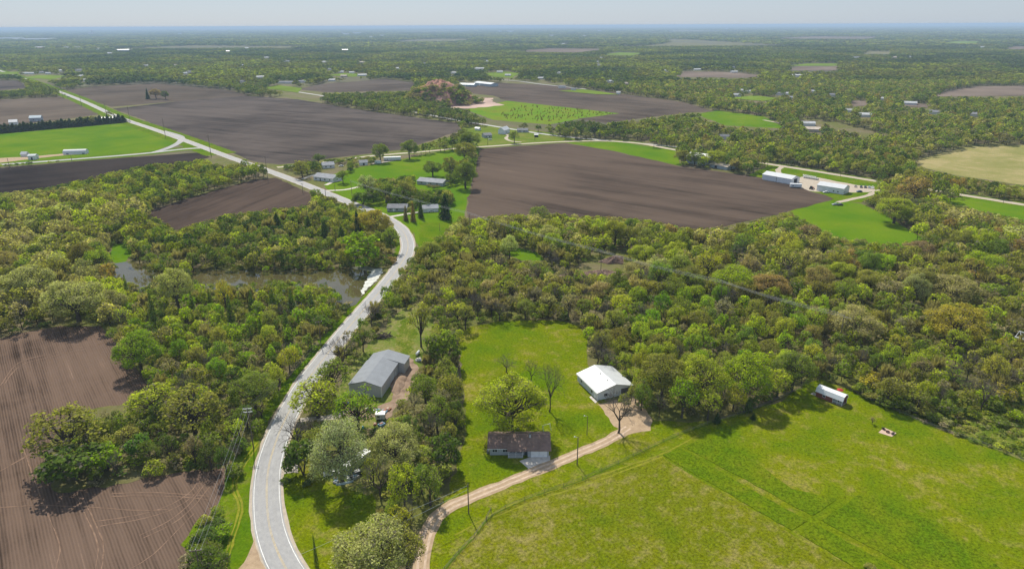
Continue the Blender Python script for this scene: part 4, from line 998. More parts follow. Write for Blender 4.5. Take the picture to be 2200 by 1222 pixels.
def frame_of(A, B):
    A, B = Vector((A[0], A[1], 0)), Vector((B[0], B[1], 0)); d = B - A
    return A, d.length, math.atan2(d.y, d.x)

def wall_part(root, L, Wd, h, rise, mat, x0=0, y0=0, name='wall', slope_along='x', z0=-.3, k=.5):
    """four walls with pointed gables at the ends; the ridge runs along the length (slope_along x) or across it (y)"""
    m = MB(); x1, y1 = x0 + L, y0 + Wd
    if slope_along == 'x':
        ym = y0 + Wd * k
        for x in (x0, x1):
            m.poly([(x, y0, z0), (x, y1, z0), (x, y1, h), (x, ym, h + rise), (x, y0, h)] if x == x1 else [(x, y1, z0), (x, y0, z0), (x, y0, h), (x, ym, h + rise), (x, y1, h)])
        m.poly([(x0, y0, z0), (x1, y0, z0), (x1, y0, h), (x0, y0, h)]); m.poly([(x1, y1, z0), (x0, y1, z0), (x0, y1, h), (x1, y1, h)])
    else:
        xm = x0 + L * k
        for y in (y0, y1):
            m.poly([(x0, y, z0), (x1, y, z0), (x1, y, h), (xm, y, h + rise), (x0, y, h)] if y == y0 else [(x1, y, z0), (x0, y, z0), (x0, y, h), (xm, y, h + rise), (x1, y, h)])
        m.poly([(x0, y1, z0), (x0, y0, z0), (x0, y0, h), (x0, y1, h)]); m.poly([(x1, y0, z0), (x1, y1, z0), (x1, y1, h), (x1, y0, h)])
    return m.build(name, mat, root)

def roof_part(root, L, Wd, h, rise, mat, x0=0, y0=0, over=.45, thick=.14, slope_along='x', name='roof', k=.5):
    m = MB(); x1, y1 = x0 + L, y0 + Wd; g = .03
    if slope_along == 'x':
        ym = y0 + Wd * k
        for (ya, run) in ((y0, ym - y0), (y1, y1 - ym)):
            s = rise / run; e = ya + (-over if ya == y0 else over); ze = h - s * over + g
            m.hexa([(x0 - over, e, ze), (x1 + over, e, ze), (x1 + over, ym, h + rise + g), (x0 - over, ym, h + rise + g)],
                   [(x0 - over, e, ze + thick), (x1 + over, e, ze + thick), (x1 + over, ym, h + rise + g + thick), (x0 - over, ym, h + rise + g + thick)])
    else:
        xm = x0 + L * k
        for (xa, run) in ((x0, xm - x0), (x1, x1 - xm)):
            s = rise / run; e = xa + (-over if xa == x0 else over); ze = h - s * over + g
            m.hexa([(e, y0 - over, ze), (e, y1 + over, ze), (xm, y1 + over, h + rise + g), (xm, y0 - over, h + rise + g)],
                   [(e, y0 - over, ze + thick), (e, y1 + over, ze + thick), (xm, y1 + over, h + rise + g + thick), (xm, y0 - over, h + rise + g + thick)])
    return m.build(name, mat, root)

def front_box(root, name, x0, x1, z0, z1, y, mat, d=.07, parent=None):
    return MB().box(x0, x1, y - d, y + .02, z0, z1).build(name, mat, parent or root)

def window(root, x, z, w, h, y=0.0, side=None, double=True, frame=None):
    """a framed window in the front wall, or in the end wall at x = side"""
    m, g = MB(), MB()
    if side is None:
        m.box(x - .1, x + w + .1, y - .06, y + .03, z - .1, z + h + .1)
        if double: g.box(x, x + w * .47, y - .09, y - .055, z, z + h); g.box(x + w * .53, x + w, y - .09, y - .055, z, z + h)
        else: g.box(x, x + w, y - .09, y - .055, z, z + h)
    else:
        sx = side; m.box(sx - .03, sx + .06, x - .1, x + w + .1, z - .1, z + h + .1); g.box(sx + .055, sx + .09, x, x + w, z, z + h)
    f = m.build('window', frame or WHITE, root); g.build('pane', GLASS, f); return f

def simple_house(name, cat, label, A, B, Wd, h, rise, wallm, roofm, group=None, along='x', wins=(), door=None, side_win=True, over=.4):
    a, L, rz = frame_of(P(*A), P(*B)); root = empty(name, a, rz, label, cat, group)
    wall_part(root, L, Wd, h, rise, wallm, slope_along=along); roof_part(root, L, Wd, h, rise, roofm, slope_along=along, over=over)
    for w in wins: window(root, w[0] * L, w[1], w[2], w[3])
    if door: front_box(root, 'door', door[0] * L, door[0] * L + door[1], .05, door[2], 0, door[3] if len(door) > 3 else WHITE)
    if side_win: window(root, Wd * .4, 1.1, 1.1, 1.1, side=L)
    return root, L

# the brown roofed ranch house
a, L, rz = frame_of(P(1051, 977), P(1180, 977)); HW = 8.2
hs = empty('ranch_house', a, rz, 'ranch house with brown shingle roof, blue-grey siding and two white garage doors', 'house')
Lm = L * .64
wall_part(hs, L - .4, HW, 2.65, 1.75, SIDING, .2); r_ = roof_part(hs, L, HW, 2.65, 1.75, BROWN_SHINGLE, 0, 0, .5)
MB().box(Lm, L - .35, -1.0, -.02, -.3, 2.45).build('garage_front', SIDING, hs)
mm = MB(); mm.hexa([(Lm - .3, -1.55, 2.36), (L + .5, -1.55, 2.36), (L + .5, -.2, 2.86), (Lm - .3, -.2, 2.86)], [(Lm - .3, -1.55, 2.5), (L + .5, -1.55, 2.5), (L + .5, -.2, 3.0), (Lm - .3, -.2, 3.0)]); mm.build('garage_eave', BROWN_SHINGLE, hs)
MB().tube([(-.5, HW / 2, 4.62), (L + .5, HW / 2, 4.62)], .09, 6).build('ridge_cap', plain('ridge_shingle', (.32, .22, .19), .9, .1), hs)
for x0 in (L * .695, L * .83):
    d = front_box(hs, 'garage_door', x0, x0 + 2.35, .02, 2.15, -1.0, DOOR_W); front_box(hs, 'door_handle', x0 + 1.1, x0 + 1.3, .45, .53, -1.08, DARK_IN, .03, d)
for x0 in (1.0, 4.1): window(hs, x0, 1.15, 1.4, 1.15)
window(hs, Lm * .535, 1.0, 1.9, 1.3); window(hs, Lm * .72, 1.0, 2.0, 1.3)
front_box(hs, 'door', Lm * .915, Lm * .915 + .9, .1, 2.15, 0, plain('dark_front_door', (.06, .08, .09), .5, .3))
pr = MB()
pr.box(Lm * .49, Lm * .88, -1.5, -.03, -.1, .28); pr.build('porch_deck', plain('grey_deck_boards', (.35, .36, .38), .8, .2), hs)
for q in (.50, .69, .87): MB().box(Lm * q - .06, Lm * q + .06, -1.45, -1.33, .28, 2.45).build('porch_post', WHITE, hs)
rl = MB()
for (u0, u1) in ((.505, .685), (.695, .865)):
    rl.box(Lm * u0, Lm * u1, -1.42, -1.36, 1.12, 1.2); rl.box(Lm * u0, Lm * u1, -1.42, -1.36, .4, .48)
    k = int(Lm * (u1 - u0) / .18)
    for j in range(1, k): rl.box(Lm * u0 + j * .18 - .02, Lm * u0 + j * .18 + .02, -1.41, -1.37, .48, 1.12)
rl.build('porch_railing', WHITE, hs)
MB().hexa([(Lm * .47, -1.75, 2.36), (Lm * .97, -1.75, 2.36), (Lm * .97, -.3, 2.74), (Lm * .47, -.3, 2.74)], [(Lm * .47, -1.75, 2.46), (Lm * .97, -1.75, 2.46), (Lm * .97, -.3, 2.84), (Lm * .47, -.3, 2.84)]).build('porch_roof', BROWN_SHINGLE, hs)
ch = MB(); ch.box(L * .665, L * .70, HW * .36, HW * .46, 3.6, 5.1); ch = ch.build('chimney', plain('chimney_flashing', (.45, .46, .47), .7, .2), hs)
MB().box(L * .672, L * .693, HW * .375, HW * .445, 5.1, 5.16).build('flue', DARK_IN, ch)
MB().box(-.5, Lm * .47, -.62, -.52, 2.36, 2.48).build('gutter', WHITE, hs)
MB().box(L - .42, L - .30, -1.03, -.9, 0, 2.4).build('downspout', WHITE, hs)
MB().box(-.75, -.1, .8, 1.6, -.05, .85).build('cooling_unit', plain('grey_metal_box', (.2, .2, .21), .6, .3), hs)
# swing frame behind the garage end
a = P(1166, 926); sw = empty('swing_frame', a, .4, 'white A-shaped swing frame behind the garage end of the house', 'swing frame')
MB().tube([(0, 0, 2.2), (2.6, 0, 2.2)], .06, 6).build('top_bar', WHITE, sw)
for x0 in (0, 2.6):
    for dy in (-.8, .8): MB().tube([(x0, 0, 2.2), (x0, dy, -.05)], .05, 6).build('leg', WHITE, sw)

# white barn at the end of the drive
gA, gB, gC = P(1283, 860), P(1362, 846), P(1235, 819)
a, Wb, rz = frame_of(gA, gB); Lb = (gC - gA).length
bn = empty('white_barn', a, rz, 'white metal barn with a wide low roof at the end of the gravel drive', 'barn')
sh = math.atan2((gC - gA).y, (gC - gA).x) - rz - math.pi / 2; bn.rotation_euler.z = rz + sh * .5
wall_part(bn, Wb, Lb, 2.9, 1.9, ribbed('white_barn_siding', (.62, .66, .70), .45, 0, .05, .5, .84), slope_along='y')
ROOFY = ribbed('white_barn_roof', (.47, .48, .48), .9, 1, .08, .45, .84)
roof_part(bn, Wb, Lb, 2.9, 1.9, ROOFY, slope_along='y', over=.35)
window(bn, 2.6, 1.1, 1.3, 1.0)
f = MB().box(-.06, .03, 3.2, 4.5, 1.0, 2.3).build('window', WHITE, bn); MB().box(-.1, -.055, 3.3, 4.4, 1.1, 2.2).build('pane', GLASS, f)
f = MB().box(-.06, .03, Lb * .74, Lb * .74 + 1.1, 1.0, 2.2).build('window', WHITE, bn); MB().box(-.1, -.055, Lb * .74 + .1, Lb * .74 + 1.0, 1.1, 2.1).build('pane', GLASS, f)
MB().box(-.07, .03, 1.2, 2.2, .05, 2.2).build('door', WHITE, bn)
MB().box(-.09, .09, -.09, .09, -.1, 2.95).build('corner_trim', WHITE, bn)
front_box(bn, 'garage_door', Wb * .66, Wb * .93, .02, 2.6, 0, plain('dark_grey_door', (.12, .12, .13), .7, .2))  # the barn's big front door, coloured dark grey
sheet('concrete_step', [(1266, 853), (1270, 850), (1284, 862), (1279, 866)], CONC, .060, step=50, amp=0)

MB().box(-.45, -.36, -.3, Lb + .3, 2.62, 2.76).build('gutter', WHITE, bn)
for q in (.25, .6): MB().lathe([(.12, 4.2), (.12, 5.0), (.2, 5.02), (.02, 5.15)], 8, (Wb * .42, Lb * q)).build('roof_vent', plain('galvanised_vent', (.35, .36, .37), .5, .4), bn)
# grey metal shed with a wing
gA, gB = P(752, 848), P(818, 857); a, Ws, rz = frame_of(gA, gB)
ax = (P(862, 792) - P(818, 857)); Ls = ax.length * .80
ms = empty('metal_shed', a, math.atan2(ax.y, ax.x) - math.pi / 2, 'large grey metal shed with a lower wing beside the highway yard', 'shed')
wall_part(ms, Ws, Ls, 4.2, 1.7, GREY_WALL, slope_along='y')
GR = ribbed('grey_shed_roof', (.19, .205, .225), 1.0, 1, .10, .5, .80); roof_part(ms, Ws, Ls, 4.2, 1.7, GR, slope_along='y', over=.3)
w2 = 6.2; wall_part(ms, Ws + 2.3, w2, 3.85, 2.0, GREY_WALL, 0.02, Ls + .3, 'wing_wall', slope_along='y', k=Ws * .5 / (Ws + 2.3))
roof_part(ms, Ws + 2.3, w2, 3.85, 2.0, GR, 0, Ls + .35, .3, slope_along='y', name='wing_roof', k=Ws * .5 / (Ws + 2.3))
for (y0, y1, z1) in ((Ls * .52, Ls * .72, 3.4), (Ls * .80, Ls * .88, 2.2)):
    MB().box(Ws - .02, Ws + .07, y0, y1, .02, z1).build('door', ribbed('pale_sliding_door', (.55, .57, .58), .6, 1), ms)
MB().box(Ws * .3, Ws * .55, -.07, .02, .02, 3.2).build('door', ribbed('shed_front_door', (.5, .52, .54), .6, 0), ms)
MB().box(-.08, .08, -.08, .08, -.1, 4.2).build('corner_trim', WHITE, ms); MB().box(Ws - .08, Ws + .08, -.08, .08, -.1, 4.2).build('corner_trim', WHITE, ms)

# lofted cabin with a white gambrel roof
gA, gB, gC = P(1752, 851), P(1808, 873), P(1817, 867)
a, Lc, rz = frame_of(gA, gB); Wc = 3.7
cb = empty('lofted_cabin', a, rz, 'red-brown lofted cabin with white barrel roof and porch by the lawn edge', 'cabin')
prof = [(0, 0), (0, 2.1), (.55, 3.25), (1.85, 3.75), (3.15, 3.25), (3.7, 2.1), (3.7, 0)]
m = MB(); Lr = Lc * .63
m.poly([(0, 0, -.2), (Lr, 0, -.2), (Lr, 0, 2.1), (0, 0, 2.1)]); m.poly([(Lc, Wc, -.2), (0, Wc, -.2), (0, Wc, 2.1), (Lc, Wc, 2.1)])
for x0 in (0, Lr): m.poly([(x0, y, z - (.2 if z == 0 else 0)) for y, z in (prof if x0 else prof[::-1])])
m.build('wall', RED_WOOD, cb)
m = MB(); m.poly([(Lc - .02, y, z) for y, z in prof[1:-1]]); m.poly([(Lc - .1, y, z) for y, z in prof[1:-1]][::-1]); m.build('gable_end', RED_WOOD, cb)
m = MB()
for (p, q) in zip(prof[1:-2], prof[2:-1]):
    dy, dz = q[0] - p[0], q[1] - p[1]; l = math.hypot(dy, dz); ny, nz = -dz / l, dy / l; e = .12
    P0 = (p[0] - (dy / l * .25 if p is prof[1] else 0), p[1] - (dz / l * .25 if p is prof[1] else 0)); Q0 = (q[0] + (dy / l * .25 if q is prof[-2] else 0), q[1] + (dz / l * .25 if q is prof[-2] else 0))
    m.hexa([(-.25, P0[0] + ny * .02, P0[1] + nz * .02), (Lc + .25, P0[0] + ny * .02, P0[1] + nz * .02), (Lc + .25, Q0[0] + ny * .02, Q0[1] + nz * .02), (-.25, Q0[0] + ny * .02, Q0[1] + nz * .02)],
           [(-.25, P0[0] + ny * e, P0[1] + nz * e), (Lc + .25, P0[0] + ny * e, P0[1] + nz * e), (Lc + .25, Q0[0] + ny * e, Q0[1] + nz * e), (-.25, Q0[0] + ny * e, Q0[1] + nz * e)])
m.build('roof', ribbed('white_cabin_roof', (.74, .76, .78), .45, 0, .04, .4, .86), cb)
MB().box(Lr + .03, Lc, .02, Wc - .02, -.15, .12).build('porch_deck', plain('porch_boards', (.30, .25, .2), .8, .2), cb)
for x0, y0 in ((Lr + .1, .06), (Lr + (Lc - Lr) / 2, .06), (Lc - .1, .06), (Lc - .1, Wc - .06)): MB().box(x0 - .06, x0 + .06, y0 - .05, y0 + .05, .12, 2.1).build('porch_post', WHITE, cb)
MB().box(Lr + .1, Lc - .1, .04, .10, .8, .9).build('porch_railing', WHITE, cb)
MB().box(Lr + .03, Lc, .5, .56, .12, 2.1).build('porch_wall', ribbed('grey_porch_boards', (.30, .34, .37), .3, 0), cb)
f = MB().box(Lr + 1.2, Lr + 2.2, .42, .48, .9, 1.8).build('window', WHITE, cb); MB().box(Lr + 1.28, Lr + 2.12, .38, .415, .98, 1.72).build('pane', GLASS, f)
window(cb, Lr * .42, .9, .8, .8)
# red umbrella behind it, pale slab at its far end
a = P(1803, 848); um = empty('garden_umbrella', a, 0, 'red garden umbrella standing open behind the lofted cabin', 'umbrella')
MB().tube([(0, 0, 0), (0, 0, 2.5)], .04, 6).build('pole', WHITE, um); MB().lathe([(1.15, 2.0), (.6, 2.3), (.05, 2.45)], 8).build('canopy', plain('red_canvas', (.35, .03, .035), .8, .2), um)
sheet('concrete_step', [(1741, 846), (1748, 842), (1754, 846), (1752, 850)], CONC, .060, step=50, amp=0)

# paved seating square on the lawn
sheet('paved_square', [(1887, 929), (1899, 918), (1926, 930), (1916, 938)], ribbed('pinkish_pavers', (.50, .36, .27), .9, 0, .12), .075, step=50, amp=0)
def lounge(px, rz, label, dark):
    c = empty('garden_chair', P(*px), rz, label, 'chair', 'chairs on the paved square'); mt = dark
    c.scale = (.72, .72, .8); MB().box(-.4, .4, -.4, .4, .25, .42).build('seat', mt, c); MB().hexa([(-.4, .3, .42), (.4, .3, .42), (.4, .42, .42), (-.4, .42, .42)], [(-.4, .5, 1.1), (.4, .5, 1.1), (.4, .6, 1.1), (-.4, .6, 1.1)]).build('backrest', mt, c)
    for sx in (-.36, .36):
        MB().box(sx - .05, sx + .05, -.4, .4, .5, .57).build('armrest', mt, c)
        for sy in (-.35, .35): MB().box(sx - .04, sx + .04, sy - .04, sy + .04, .06, .5).build('leg', mt, c)
DKP = plain('dark_chair_plastic', (.05, .04, .04), .5, .3); lounge((1897, 922), .9, 'dark garden chair at the left end of the paved square', DKP); lounge((1900, 924), .4, 'second dark garden chair at the left end, nearer the fire pit', DKP)
lounge((1919, 931), -2.2, 'dark garden chair at the right end of the paved square', DKP); lounge((1917, 933), -1.8, 'dark garden chair at right front corner of the paved square', DKP)
a = P(1907, 928.5); fp = empty('fire_pit', a, 0, 'round rusty fire pit in the middle of the paved square', 'fire pit')
MB().lathe([(.5, .08), (.62, .45), (.52, .45), (.42, .12)], 14).build('bowl', plain('rusty_steel', (.16, .08, .05), .8, .2), fp)
MB().lathe([(.40, .12), (.3, .2), (.05, .22)], 10).build('ash', plain('ash', (.12, .11, .11), .95, .1), fp)

# the two long white sheds by the far yard
for (A, B, Gp, lab, open_) in (((1637, 386), (1699, 397), (1722, 393), 'long white farm shed with a dark open end by the gravel yard', True), ((1754, 409.5), (1811, 418.5), (1833, 414.5), 'long white farm shed nearest the parked cars', False)):
    gA, gB, gC = P(*A), P(*B), P(*Gp); a, L, rz = frame_of(gA, gB); Wd = (gC - gB).length * .95
    o = empty('farm_shed', a, rz, lab, 'shed'); wall_part(o, L, Wd, 4.4, 1.9, WHITE_METAL); roof_part(o, L, Wd, 4.4, 1.9, WHITE_ROOF, over=.3)
    if open_:
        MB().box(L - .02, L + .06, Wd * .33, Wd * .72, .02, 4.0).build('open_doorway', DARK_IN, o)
        MB().box(L + .08, L + .16, Wd * .74, Wd * 1.02, .05, 4.1).build('door', WHITE, o); MB().box(L * .49, L * .49 + .25, -.06, .02, 0, 4.3).build('downspout', DARK_IN, o)
    else:
        for q in (.62, .78): window(o, L * q, 1.2, .9, .9, double=False)
        MB().box(L - .02, L + .07, Wd * .55, Wd * .75, .05, 2.2).build('door', WHITE, o); MB().box(L - .01, L + .08, Wd * .2, Wd * .2 + .8, 1.2, 2.0).build('window', GLASS, o)

# farm group left of the yard
simple_house('farm_barn', 'barn', 'blue-grey barn with curved pale roof among farmyard trees', (1474, 350), (1521, 357), 14, 6, 3.2, BLUEGREY, WHITE_ROOF, wins=((.2, 1.5, 1.2, 1.2),), door=(.55, 3.0, 3.2))
simple_house('farm_shed', 'shed', 'shed with a sunlit tan roof right of the blue-grey barn', (1524, 359), (1562, 366), 12, 2.8, 1.6, BLUEGREY, TAN_ROOF, door=(.3, 2.5, 2.3, DARK_IN))
# houses along the highway
def two(A, B): return A, B
simple_house('white_house', 'house', 'white house with grey hipped roof beside the highway', (674, 387), (716, 392), 11, 3.0, 2.2, WSIDING, GREY_SHINGLE, wins=((.1, 1, 1.3, 1.2), (.55, 1, 1.3, 1.2), (.8, 1, 1.2, 1.2)), door=(.32, 1.1, 2.2, GLASS))
simple_house('white_house', 'house', 'pale blue-white house behind the grey-roofed white house', (694, 363), (719, 361), 9, 3.0, 2.0, WSIDING, GREY_SHINGLE, wins=((.2, 1, 1.3, 1.2), (.6, 1, 1.3, 1.2)), door=(.42, 1.0, 2.1))
simple_house('long_house', 'house', 'long grey-blue house on the lawn beside the central brown field', (896, 396), (951, 401), 12, 2.7, 1.9, SIDING, GREY_SHINGLE, wins=((.15, 1, 1.6, 1.2), (.5, 1, 1.6, 1.2), (.75, 1, 1.6, 1.2)), door=(.38, 1.0, 2.1))
simple_house('long_house', 'house', 'low grey house with brown-grey roof beside the highway bend', (832, 455), (874, 455), 10, 2.6, 1.7, SIDING, DARK_SHINGLE, wins=((.12, 1, 1.5, 1.2), (.45, 1, 1.5, 1.2)), door=(.3, 1.0, 2.1), along='x')
simple_house('garage_building', 'garage', 'grey garage with pale wall left of the tall dark spruce', (908, 457), (942, 455), 8, 2.6, 1.7, WSIDING, GREY_SHINGLE, door=(.3, 2.6, 2.2))
simple_house('garden_shed', 'shed', 'small white shed with grey roof on the lawn among houses', (773, 356), (790, 355), 6, 2.6, 1.8, WSIDING, GREY_SHINGLE, door=(.4, 1.6, 2.1, DARK_IN))
# farm by the gravel road
simple_house('farm_house', 'house', 'small grey house with white trim in the yard by the gravel road', (1041, 297), (1057, 296), 10, 3, 2, SIDING, DARK_SHINGLE, wins=((.15, 1, 1.6, 1.2), (.6, 1, 1.6, 1.2)), door=(.42, 1.1, 2.1))
simple_house('farm_barn', 'barn', 'small white gambrel barn behind the grey house by the gravel road', (1070, 288), (1083, 289), 14, 4.6, 3.2, WHITE_METAL, WHITE_ROOF, door=(.35, 3.5, 3.4), along='y')
simple_house('long_house', 'house', 'long low grey house at right of the gravel road farm', (1111, 285), (1134, 285), 9, 2.7, 1.8, SIDING, DARK_SHINGLE, wins=((.2, 1, 1.5, 1.2), (.6, 1, 1.5, 1.2)), door=(.42, 1, 2.1))
simple_house('garden_shed', 'shed', 'little white shed farthest left in the gravel road farm', (1020, 280), (1029, 281), 4, 2.5, 1.2, WSIDING, WHITE_ROOF, door=(.3, 1.5, 2))
simple_house('garden_shed', 'shed', 'little white hut beside the white gambrel barn', (1088, 285), (1093, 285), 4, 2.5, 1.4, WSIDING, WHITE_ROOF, door=(.3, 1, 2))
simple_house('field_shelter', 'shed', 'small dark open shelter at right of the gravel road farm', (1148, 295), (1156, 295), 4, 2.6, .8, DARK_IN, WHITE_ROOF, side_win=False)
# left meadow site
a, L, rz = frame_of(P(136, 333), P(184, 331.5)); o = empty('storage_building', a, rz, 'long rounded white building standing in the bright green meadow', 'building')
m = MB(); n_ = 9; pr_ = [(4.2 - 4.2 * math.cos(math.pi * i / n_), 1.6 + 3.0 * math.sin(math.pi * i / n_)) for i in range(n_ + 1)]
for (p, q) in zip(pr_[:-1], pr_[1:]): m.poly([(-.3, p[0], p[1]), (L + .3, p[0], p[1]), (L + .3, q[0], q[1]), (-.3, q[0], q[1])])
m.build('roof', WHITE_ROOF, o)
m = MB(); m.box(0, L, .05, 8.35, -.2, 1.62)
for x in (0, L): m.poly([(x, p[0], p[1] - .05) for p in (pr_ if x == 0 else pr_[::-1])])
m.build('wall', WHITE_METAL, o)
for q in (.14, .85): MB().box(L * q, L * q + 2.2, -.4, .04, 0, 1.5).build('skirting_unit', plain('blue_grey_unit', (.2, .24, .28), .6, .3), o)
simple_house('site_hut', 'hut', 'small white gabled hut at the far side of the dirt yard', (45, 337), (57, 337), 5, 2.6, 2.0, WSIDING, WHITE_ROOF, door=(.3, 1.4, 2))
simple_house('site_hut', 'hut', 'pale square hut with dark door beside the side road', (61, 344), (77, 343.5), 7, 4.0, 1.0, WSIDING, GREY_ROOF, door=(.4, 1.4, 2.4, DARK_IN))
simple_house('farm_house', 'house', 'white house with bright roof behind the dark conifer hedge', (20, 269), (38, 268), 9, 3.6, 2.6, WSIDING, WHITE_ROOF, wins=((.3, 1, 1.4, 1.2),), door=(.6, 1, 2.1))
simple_house('farm_house', 'house', 'blue-grey roofed house behind the middle of the conifer hedge', (64, 262), (89, 261), 10, 5.0, 2.6, SIDING, BLUEGREY, wins=((.3, 2, 1.4, 1.2),), door=(.6, 1, 2.1))
simple_house('farm_shed', 'shed', 'low shed with tan end under trees by the conifer hedge', (122, 270), (141, 268.5), 8, 2.8, 1.6, TSIDING, DARK_SHINGLE, door=(.3, 2, 2.2))
for i in range(4): simple_house('farm_shed', 'shed', ('first', 'second', 'third', 'fourth')[i] + ' from left of four white-roofed sheds by the conifer hedge', (220 + 8.2 * i, 260.5 - .4 * i), (227 + 8.2 * i, 260 - .4 * i), 9, 3, 1.6, WSIDING, WHITE_ROOF, 'white-roofed sheds', side_win=False, door=(.3, 2, 2))
# long sheds beyond the red mound
simple_house('poultry_shed', 'shed', 'long blue-grey shed beyond the red mound, left one of two', (985, 186), (1018, 187), 16, 4, 2.5, BLUEGREY, BLUEGREY, door=(.4, 3, 3))
simple_house('poultry_shed', 'shed', 'long pale blue shed beyond the red mound, right one of two', (1018, 183), (1054, 187), 20, 5, 2.5, BLUEGREY, GREY_ROOF, door=(.3, 6, 3.5, WHITE))

# far houses: (x, y, width px, kind): white, tan or dark roofed
FARH = [(75, 86, 62, 'b'), (20, 84, 40, 'b'), (84, 104, 18, 'r'), (143, 104, 9, 'w'), (165, 104, 11, 'w'), (265, 110, 30, 'b'), (235, 116, 14, 'w'), (489, 112, 11, 'r'), (434, 67, 14, 'b'), (387, 74, 7, 'w'), (743, 75, 12, 'b'), (767, 73, 16, 'b'), (737, 72, 7, 'w'), (797, 81, 9, 'w'), (821, 78, 9, 'w'), (742, 109, 18, 'r'), (696, 135, 14, 'w'), (737, 109, 8, 'w'),
 (55, 160, 8, 'w'), (68, 160, 8, 'w'), (86, 158, 12, 'd'), (103, 160, 8, 'w'), (130, 154, 13, 'w'), (172, 166, 12, 'w'), (168, 153, 20, 'd'), (397, 160, 9, 'w'), (407, 157, 14, 'd'), (552, 169, 9, 'w'), (560, 168, 14, 'w'), (518, 178, 10, 'd'), (605, 180, 16, 'd'), (622, 180, 18, 'd'), (650, 178, 14, 'd'), (713, 175, 14, 'w'), (733, 157, 10, 'w'), (777, 136, 12, 't'), (854, 149, 10, 'w'), (780, 164, 18, 'w'), (738, 166, 12, 't'), (975, 159, 12, 'w'), (1029, 150, 22, 'w'), (1074, 157, 12, 'w'), (1091, 164, 12, 'w'), (1163, 171, 14, 'w'), (1202, 159, 10, 'w'), (1311, 178, 15, 'w'), (1346, 183, 10, 't'), (1207, 190, 14, 'd'), (1328, 203, 8, 'w'), (1232, 195, 10, 'd'), (1185, 78, 10, 'w'), (1096, 69, 14, 'b'), (1073, 69, 10, 'w'), (1210, 96, 14, 'w'), (1288, 68, 8, 'w'), (1256, 79, 7, 'w'), (1291, 126, 8, 'w'), (1432, 154, 10, 'w'), (1285, 135, 8, 'w'),
 (1510, 54, 4, 'w'), (1561, 63, 7, 'b'), (1500, 152, 16, 'w'), (1579, 157, 13, 'w'), (1578, 147, 8, 'd'), (1714, 165, 22, 'w'), (1840, 125, 18, 'd'), (1924, 125, 16, 't'), (1956, 124, 10, 'w'), (2110, 103, 12, 'w'), (1596, 198, 12, 'w'), (1611, 200, 11, 'w'), (1584, 208, 14, 'w'), (1675, 205, 14, 'd'), (1692, 205, 16, 'w'), (1747, 200, 11, 'w'), (1702, 214, 8, 'w'), (1897, 216, 14, 'w'), (1790, 208, 18, 'd'), (1953, 226, 24, 'w'), (1862, 252, 33, 'w'), (1823, 242, 12, 'w'), (1736, 271, 26, 'w'), (1752, 284, 36, 't'), (2008, 246, 22, 'd'), (2094, 251, 26, 'd'), (1558, 300, 20, 'd')]
DULL = plain('dull_pale_roof', (.40, .41, .42), .7, .2, .2, .3)
FK = {'w': (WSIDING, DULL, 'pale-roofed'), 'b': (WHITE_METAL, WHITE_ROOF, 'broad white'), 'd': (WSIDING, DARK_SHINGLE, 'dark-roofed'), 't': (TSIDING, TAN_ROOF, 'tan-roofed'), 'r': (plain('red_brick', (.3, .1, .07), .8, .2), WHITE_ROOF, 'red-walled')}
rh = np.random.default_rng(63)
for i in range(16):      # more roofs glimpsed between the town's trees
    q = (150 + 1150 * rh.random(), 96 + 80 * rh.random() ** .8)
    if min(math.hypot(q[0] - e[0], (q[1] - e[1]) * 3) for e in FARH) < 16 or any(inpoly(np.array([q]), pl)[0] for pl in OPEN): continue
    FARH.append((q[0], q[1], 6 + 9 * rh.random(), 'wdtw'[int(rh.integers(0, 4))]))
rf = np.random.default_rng(31); groups = {}
for e in FARH:
    z = 'on the skyline' if e[1] < 82 else ('in the distant woods' if e[1] < 140 else ('at the near edge of town' if e[0] < 1350 else 'in the right-hand woods'))
    sec = 'far left' if e[0] < 450 else 'left of centre' if e[0] < 900 else 'centre' if e[0] < 1350 else 'right'
    groups.setdefault((e[3], z, sec), []).append(e)
for (kd, z, sec), es in groups.items():
    es.sort(); n = len(es)
    for i, (x, y, w, _) in enumerate(es):
        d = P(x, y).length; mpp = math.hypot(d, CAMH) / FPX; L = w * mpp
        g = P(x, y); yaw = math.atan2(-g.x, g.y) * .8 + rf.normal() * .2
        wm, rm, ad = FK[kd]; D = min(14, max(6, L * .6)); hh = 3.2 if kd != 'b' else 6; hh = max(hh, 1.4 * mpp); rise = max(2.0, .9 * mpp)
        o_ = ordinal(i, n); lab = f"{ad} building {z}, {sec}" + (f", {o_}" if o_ else '')
        root = empty('distant_building' if kd in 'br' else 'distant_house', (g.x - math.cos(yaw) * L / 2, g.y - math.sin(yaw) * L / 2, 0), yaw, lab, 'building' if kd in 'br' else 'house', 'far buildings among the trees')
        wall_part(root, L, D, hh, rise, wm); roof_part(root, L, D, hh, rise, rm, over=.5); FOOT.append((g.x, g.y + D * .5, max(8, L * .6))); ht = (hh + rise) / mpp; SEEN.append((x - w * .42, x + w * .42, y - ht * .9, y - .5))
# water tower and grain elevator on the skyline
g = P(490, 66); o = empty('water_tower', g, 0, 'tiny water tower on the skyline left of centre', 'water tower')
MB().lathe([(2.5, -1), (2, 26)], 8).build('stem', plain('pale_steel', (.4, .42, .45), .6, .3), o); MB().lathe([(2, 26), (9, 32), (10, 38), (7, 44), (.5, 46)], 14).build('tank', plain('blue_steel', (.25, .3, .36), .6, .3), o)
g = P(196, 75); o = empty('grain_elevator', g, 0, 'cluster of pale grain silos on the skyline at left', 'grain elevator')
for i, (dx, rd, hh) in enumerate(((-40, 12, 46), (-12, 12, 46), (22, 14, 70), (60, 10, 40))): MB().lathe([(rd, -1), (rd, hh), (.5, hh + 6)], 14, (dx, 0)).build('silo', plain('pale_concrete', (.42, .42, .42), .8, .2), o)

